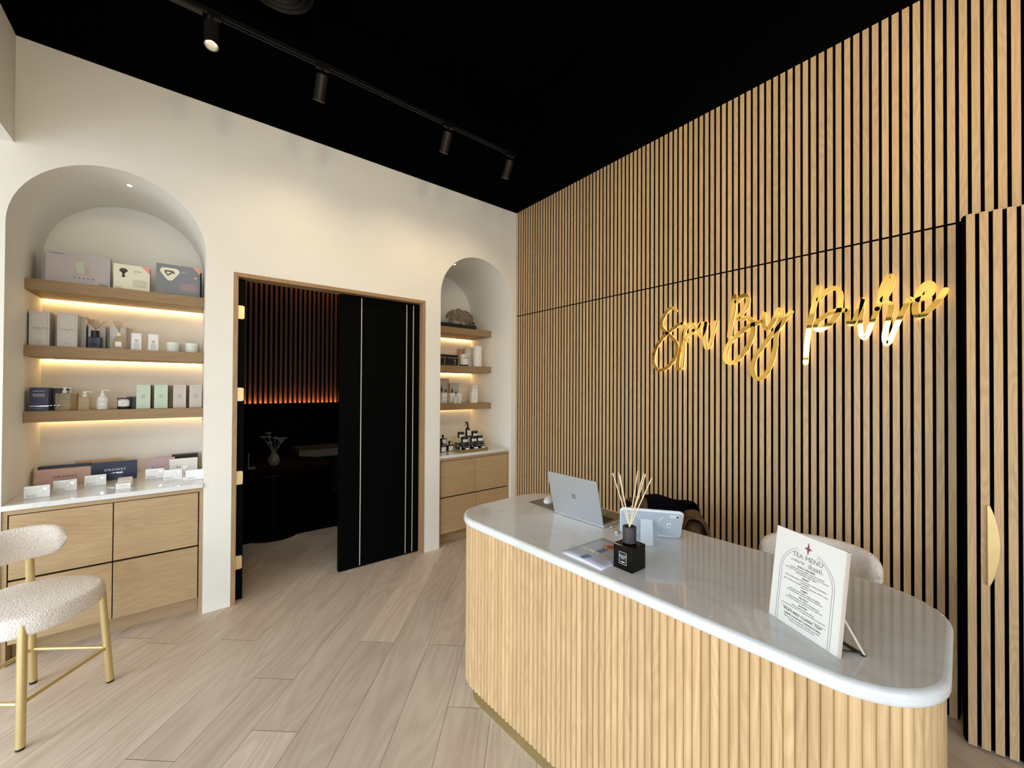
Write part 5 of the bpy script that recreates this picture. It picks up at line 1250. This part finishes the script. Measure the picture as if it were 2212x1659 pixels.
# --- right counter: bottles, jars and the gold tray
T4 = .912
t = thing('gold_tray', (-.53, .115, T4), 'rectangular gold tray full of black jars on the narrow niche counter', 'tray')
m = MB(); x0, x1, y0, y1, h = -.168, .168, -.085, .10, .034
m.box(x0, x1, y0, y1, .0004, .004); m.box(x0, x1, y0, y0+.003, .004, h); m.box(x0, x1, y1-.003, y1, .004, h); m.box(x0, x0+.003, y0+.003, y1-.003, .004, h); m.box(x1-.003, x1, y0+.003, y1-.003, .004, h)
m.build('tray_body', 'brass_brushed', t, bevel=.0008)
t = thing('stepped_riser', (-.40, .33, T4), 'clear stepped riser that lifts the jars behind the gold tray', 'riser')
m = MB(); m.box(-.17, .17, -.04, .055, .0004, .066); m.box(-.17, .17, .055, .14, .0004, .112); m.build('steps', 'clear_plastic', t)
t = thing('stepped_riser', (-.78, .36, T4), 'clear stepped riser under the bottles left of the gold tray', 'riser')
m = MB(); m.box(-.10, .09, -.05, .02, .0004, .066); m.box(-.10, .06, .02, .10, .0004, .112); m.build('steps', 'clear_plastic', t)
def jar(x, y, z, r, h, lbl):
    t = thing('cosmetic_jar', (x, y, z), lbl, 'jar', 'black lidded jars in the narrow niche')
    MB().lathe([(r-.002, .0004), (r, .003), (r, h*.62)], n=26).build('jar_body', 'black_glass', t, smooth=True); MB().lathe([(r+.001, h*.62), (r+.001, h-.001), (r-.001, h)], n=26).build('lid', 'black_card', t, smooth=True)
    m = MB(); m.grid([[((r+.0008)*math.cos(a), (r+.0008)*math.sin(a), zz) for a in [math.radians(-150+120*k/12) for k in range(13)]] for zz in (.004, h*.58)]); m.build('label', 'white_card', t)
def flask(x, y, z, w, h, lbl, stopper=True):
    t = thing('cosmetic_bottle', (x, y, z), lbl, 'bottle', 'square black bottles in the narrow niche')
    MB().prism(rrect(-w/2, w/2, -w*.4, w*.4, .004, 3), .0004, h*.62).build('bottle', 'black_glass', t, bevel=.002); MB().lathe([(.007, h*.60), (.007, h*.72), (.011, h*.78), (.013, h)], n=16).build('stopper', 'black_card', t, smooth=True)
    bx('label', 'white_card', t, -w*.28, w*.40, -w*.4-.0006, -w*.4-.0001, .006, h*.52)
z1, z2 = T4+.0665, T4+.1125
for key, y, z, lb in (('j0', .42, z2, 'black jar on the upper step, left of the spray bottle'), ('j1', .42, z2, 'black jar on the upper step, right of the spray bottle'), ('j2', .33, z1, 'black jar on the lower step, left'), ('j3', .33, z1, 'black jar on the lower step, middle'), ('j4', .33, z1, 'black jar on the lower step, right')):
    a = ITEMS[key]; jar((a[0]+a[1])/2, y, z, .038, .060, lb)
for key, lb in (('b0', 'black stoppered bottle at the front left of the gold tray'), ('b1', 'black stoppered bottle in the middle of the gold tray'), ('b2', 'black stoppered bottle at the right of the gold tray')):
    flask({'b0': -.615, 'b1': -.505, 'b2': -.41}[key], .085, T4+.0045, .074, .082, lb)
for x, lb in ((-.635, 'small black bottle in the back left corner of the gold tray'), (-.54, 'black stoppered bottle in the back row of the gold tray, second from left'), (-.44, 'black stoppered bottle in the back row of the gold tray, right')): flask(x, .165, T4+.0045, .066, .086, lb)
flask(-.715, .26, T4, .080, .105, 'black stoppered bottle standing alone left of the gold tray')
flask(-.815, .24, T4, .080, .105, 'black stoppered bottle at the left edge of the narrow niche counter')
flask(-.745, .35, z1, .072, .100, 'black stoppered bottle on the lower step of the left riser')
flask(-.79, .43, z2, .070, .100, 'black stoppered bottle on the upper step of the left riser')
t = thing('spray_bottle', (-.375, .425, z2), 'tall black trigger spray bottle standing above the jars', 'spray bottle')
MB().lathe([(.026, .0004), (.028, .004), (.028, .085), (.022, .102), (.010, .112), (.010, .125)], n=24).build('bottle', 'black_glass', t, smooth=True)
m = MB(); m.cyl((0, 0, .122), .013, .018, 16); m.tube([(0, 0, .138), (0, 0, .155), (-.010, 0, .166), (-.038, 0, .168)], [.009, .010, .010, .006], 10); m.tube([(-.018, 0, .160), (-.032, 0, .140), (-.042, 0, .128)], .004, 8); m.build('trigger', 'black_card', t, smooth=True)
m = MB(); m.grid([[((.0288)*math.cos(a), (.0288)*math.sin(a), zz) for a in [math.radians(-130+80*k/10) for k in range(11)]] for zz in (.015, .075)]); m.build('label', 'white_card', t)
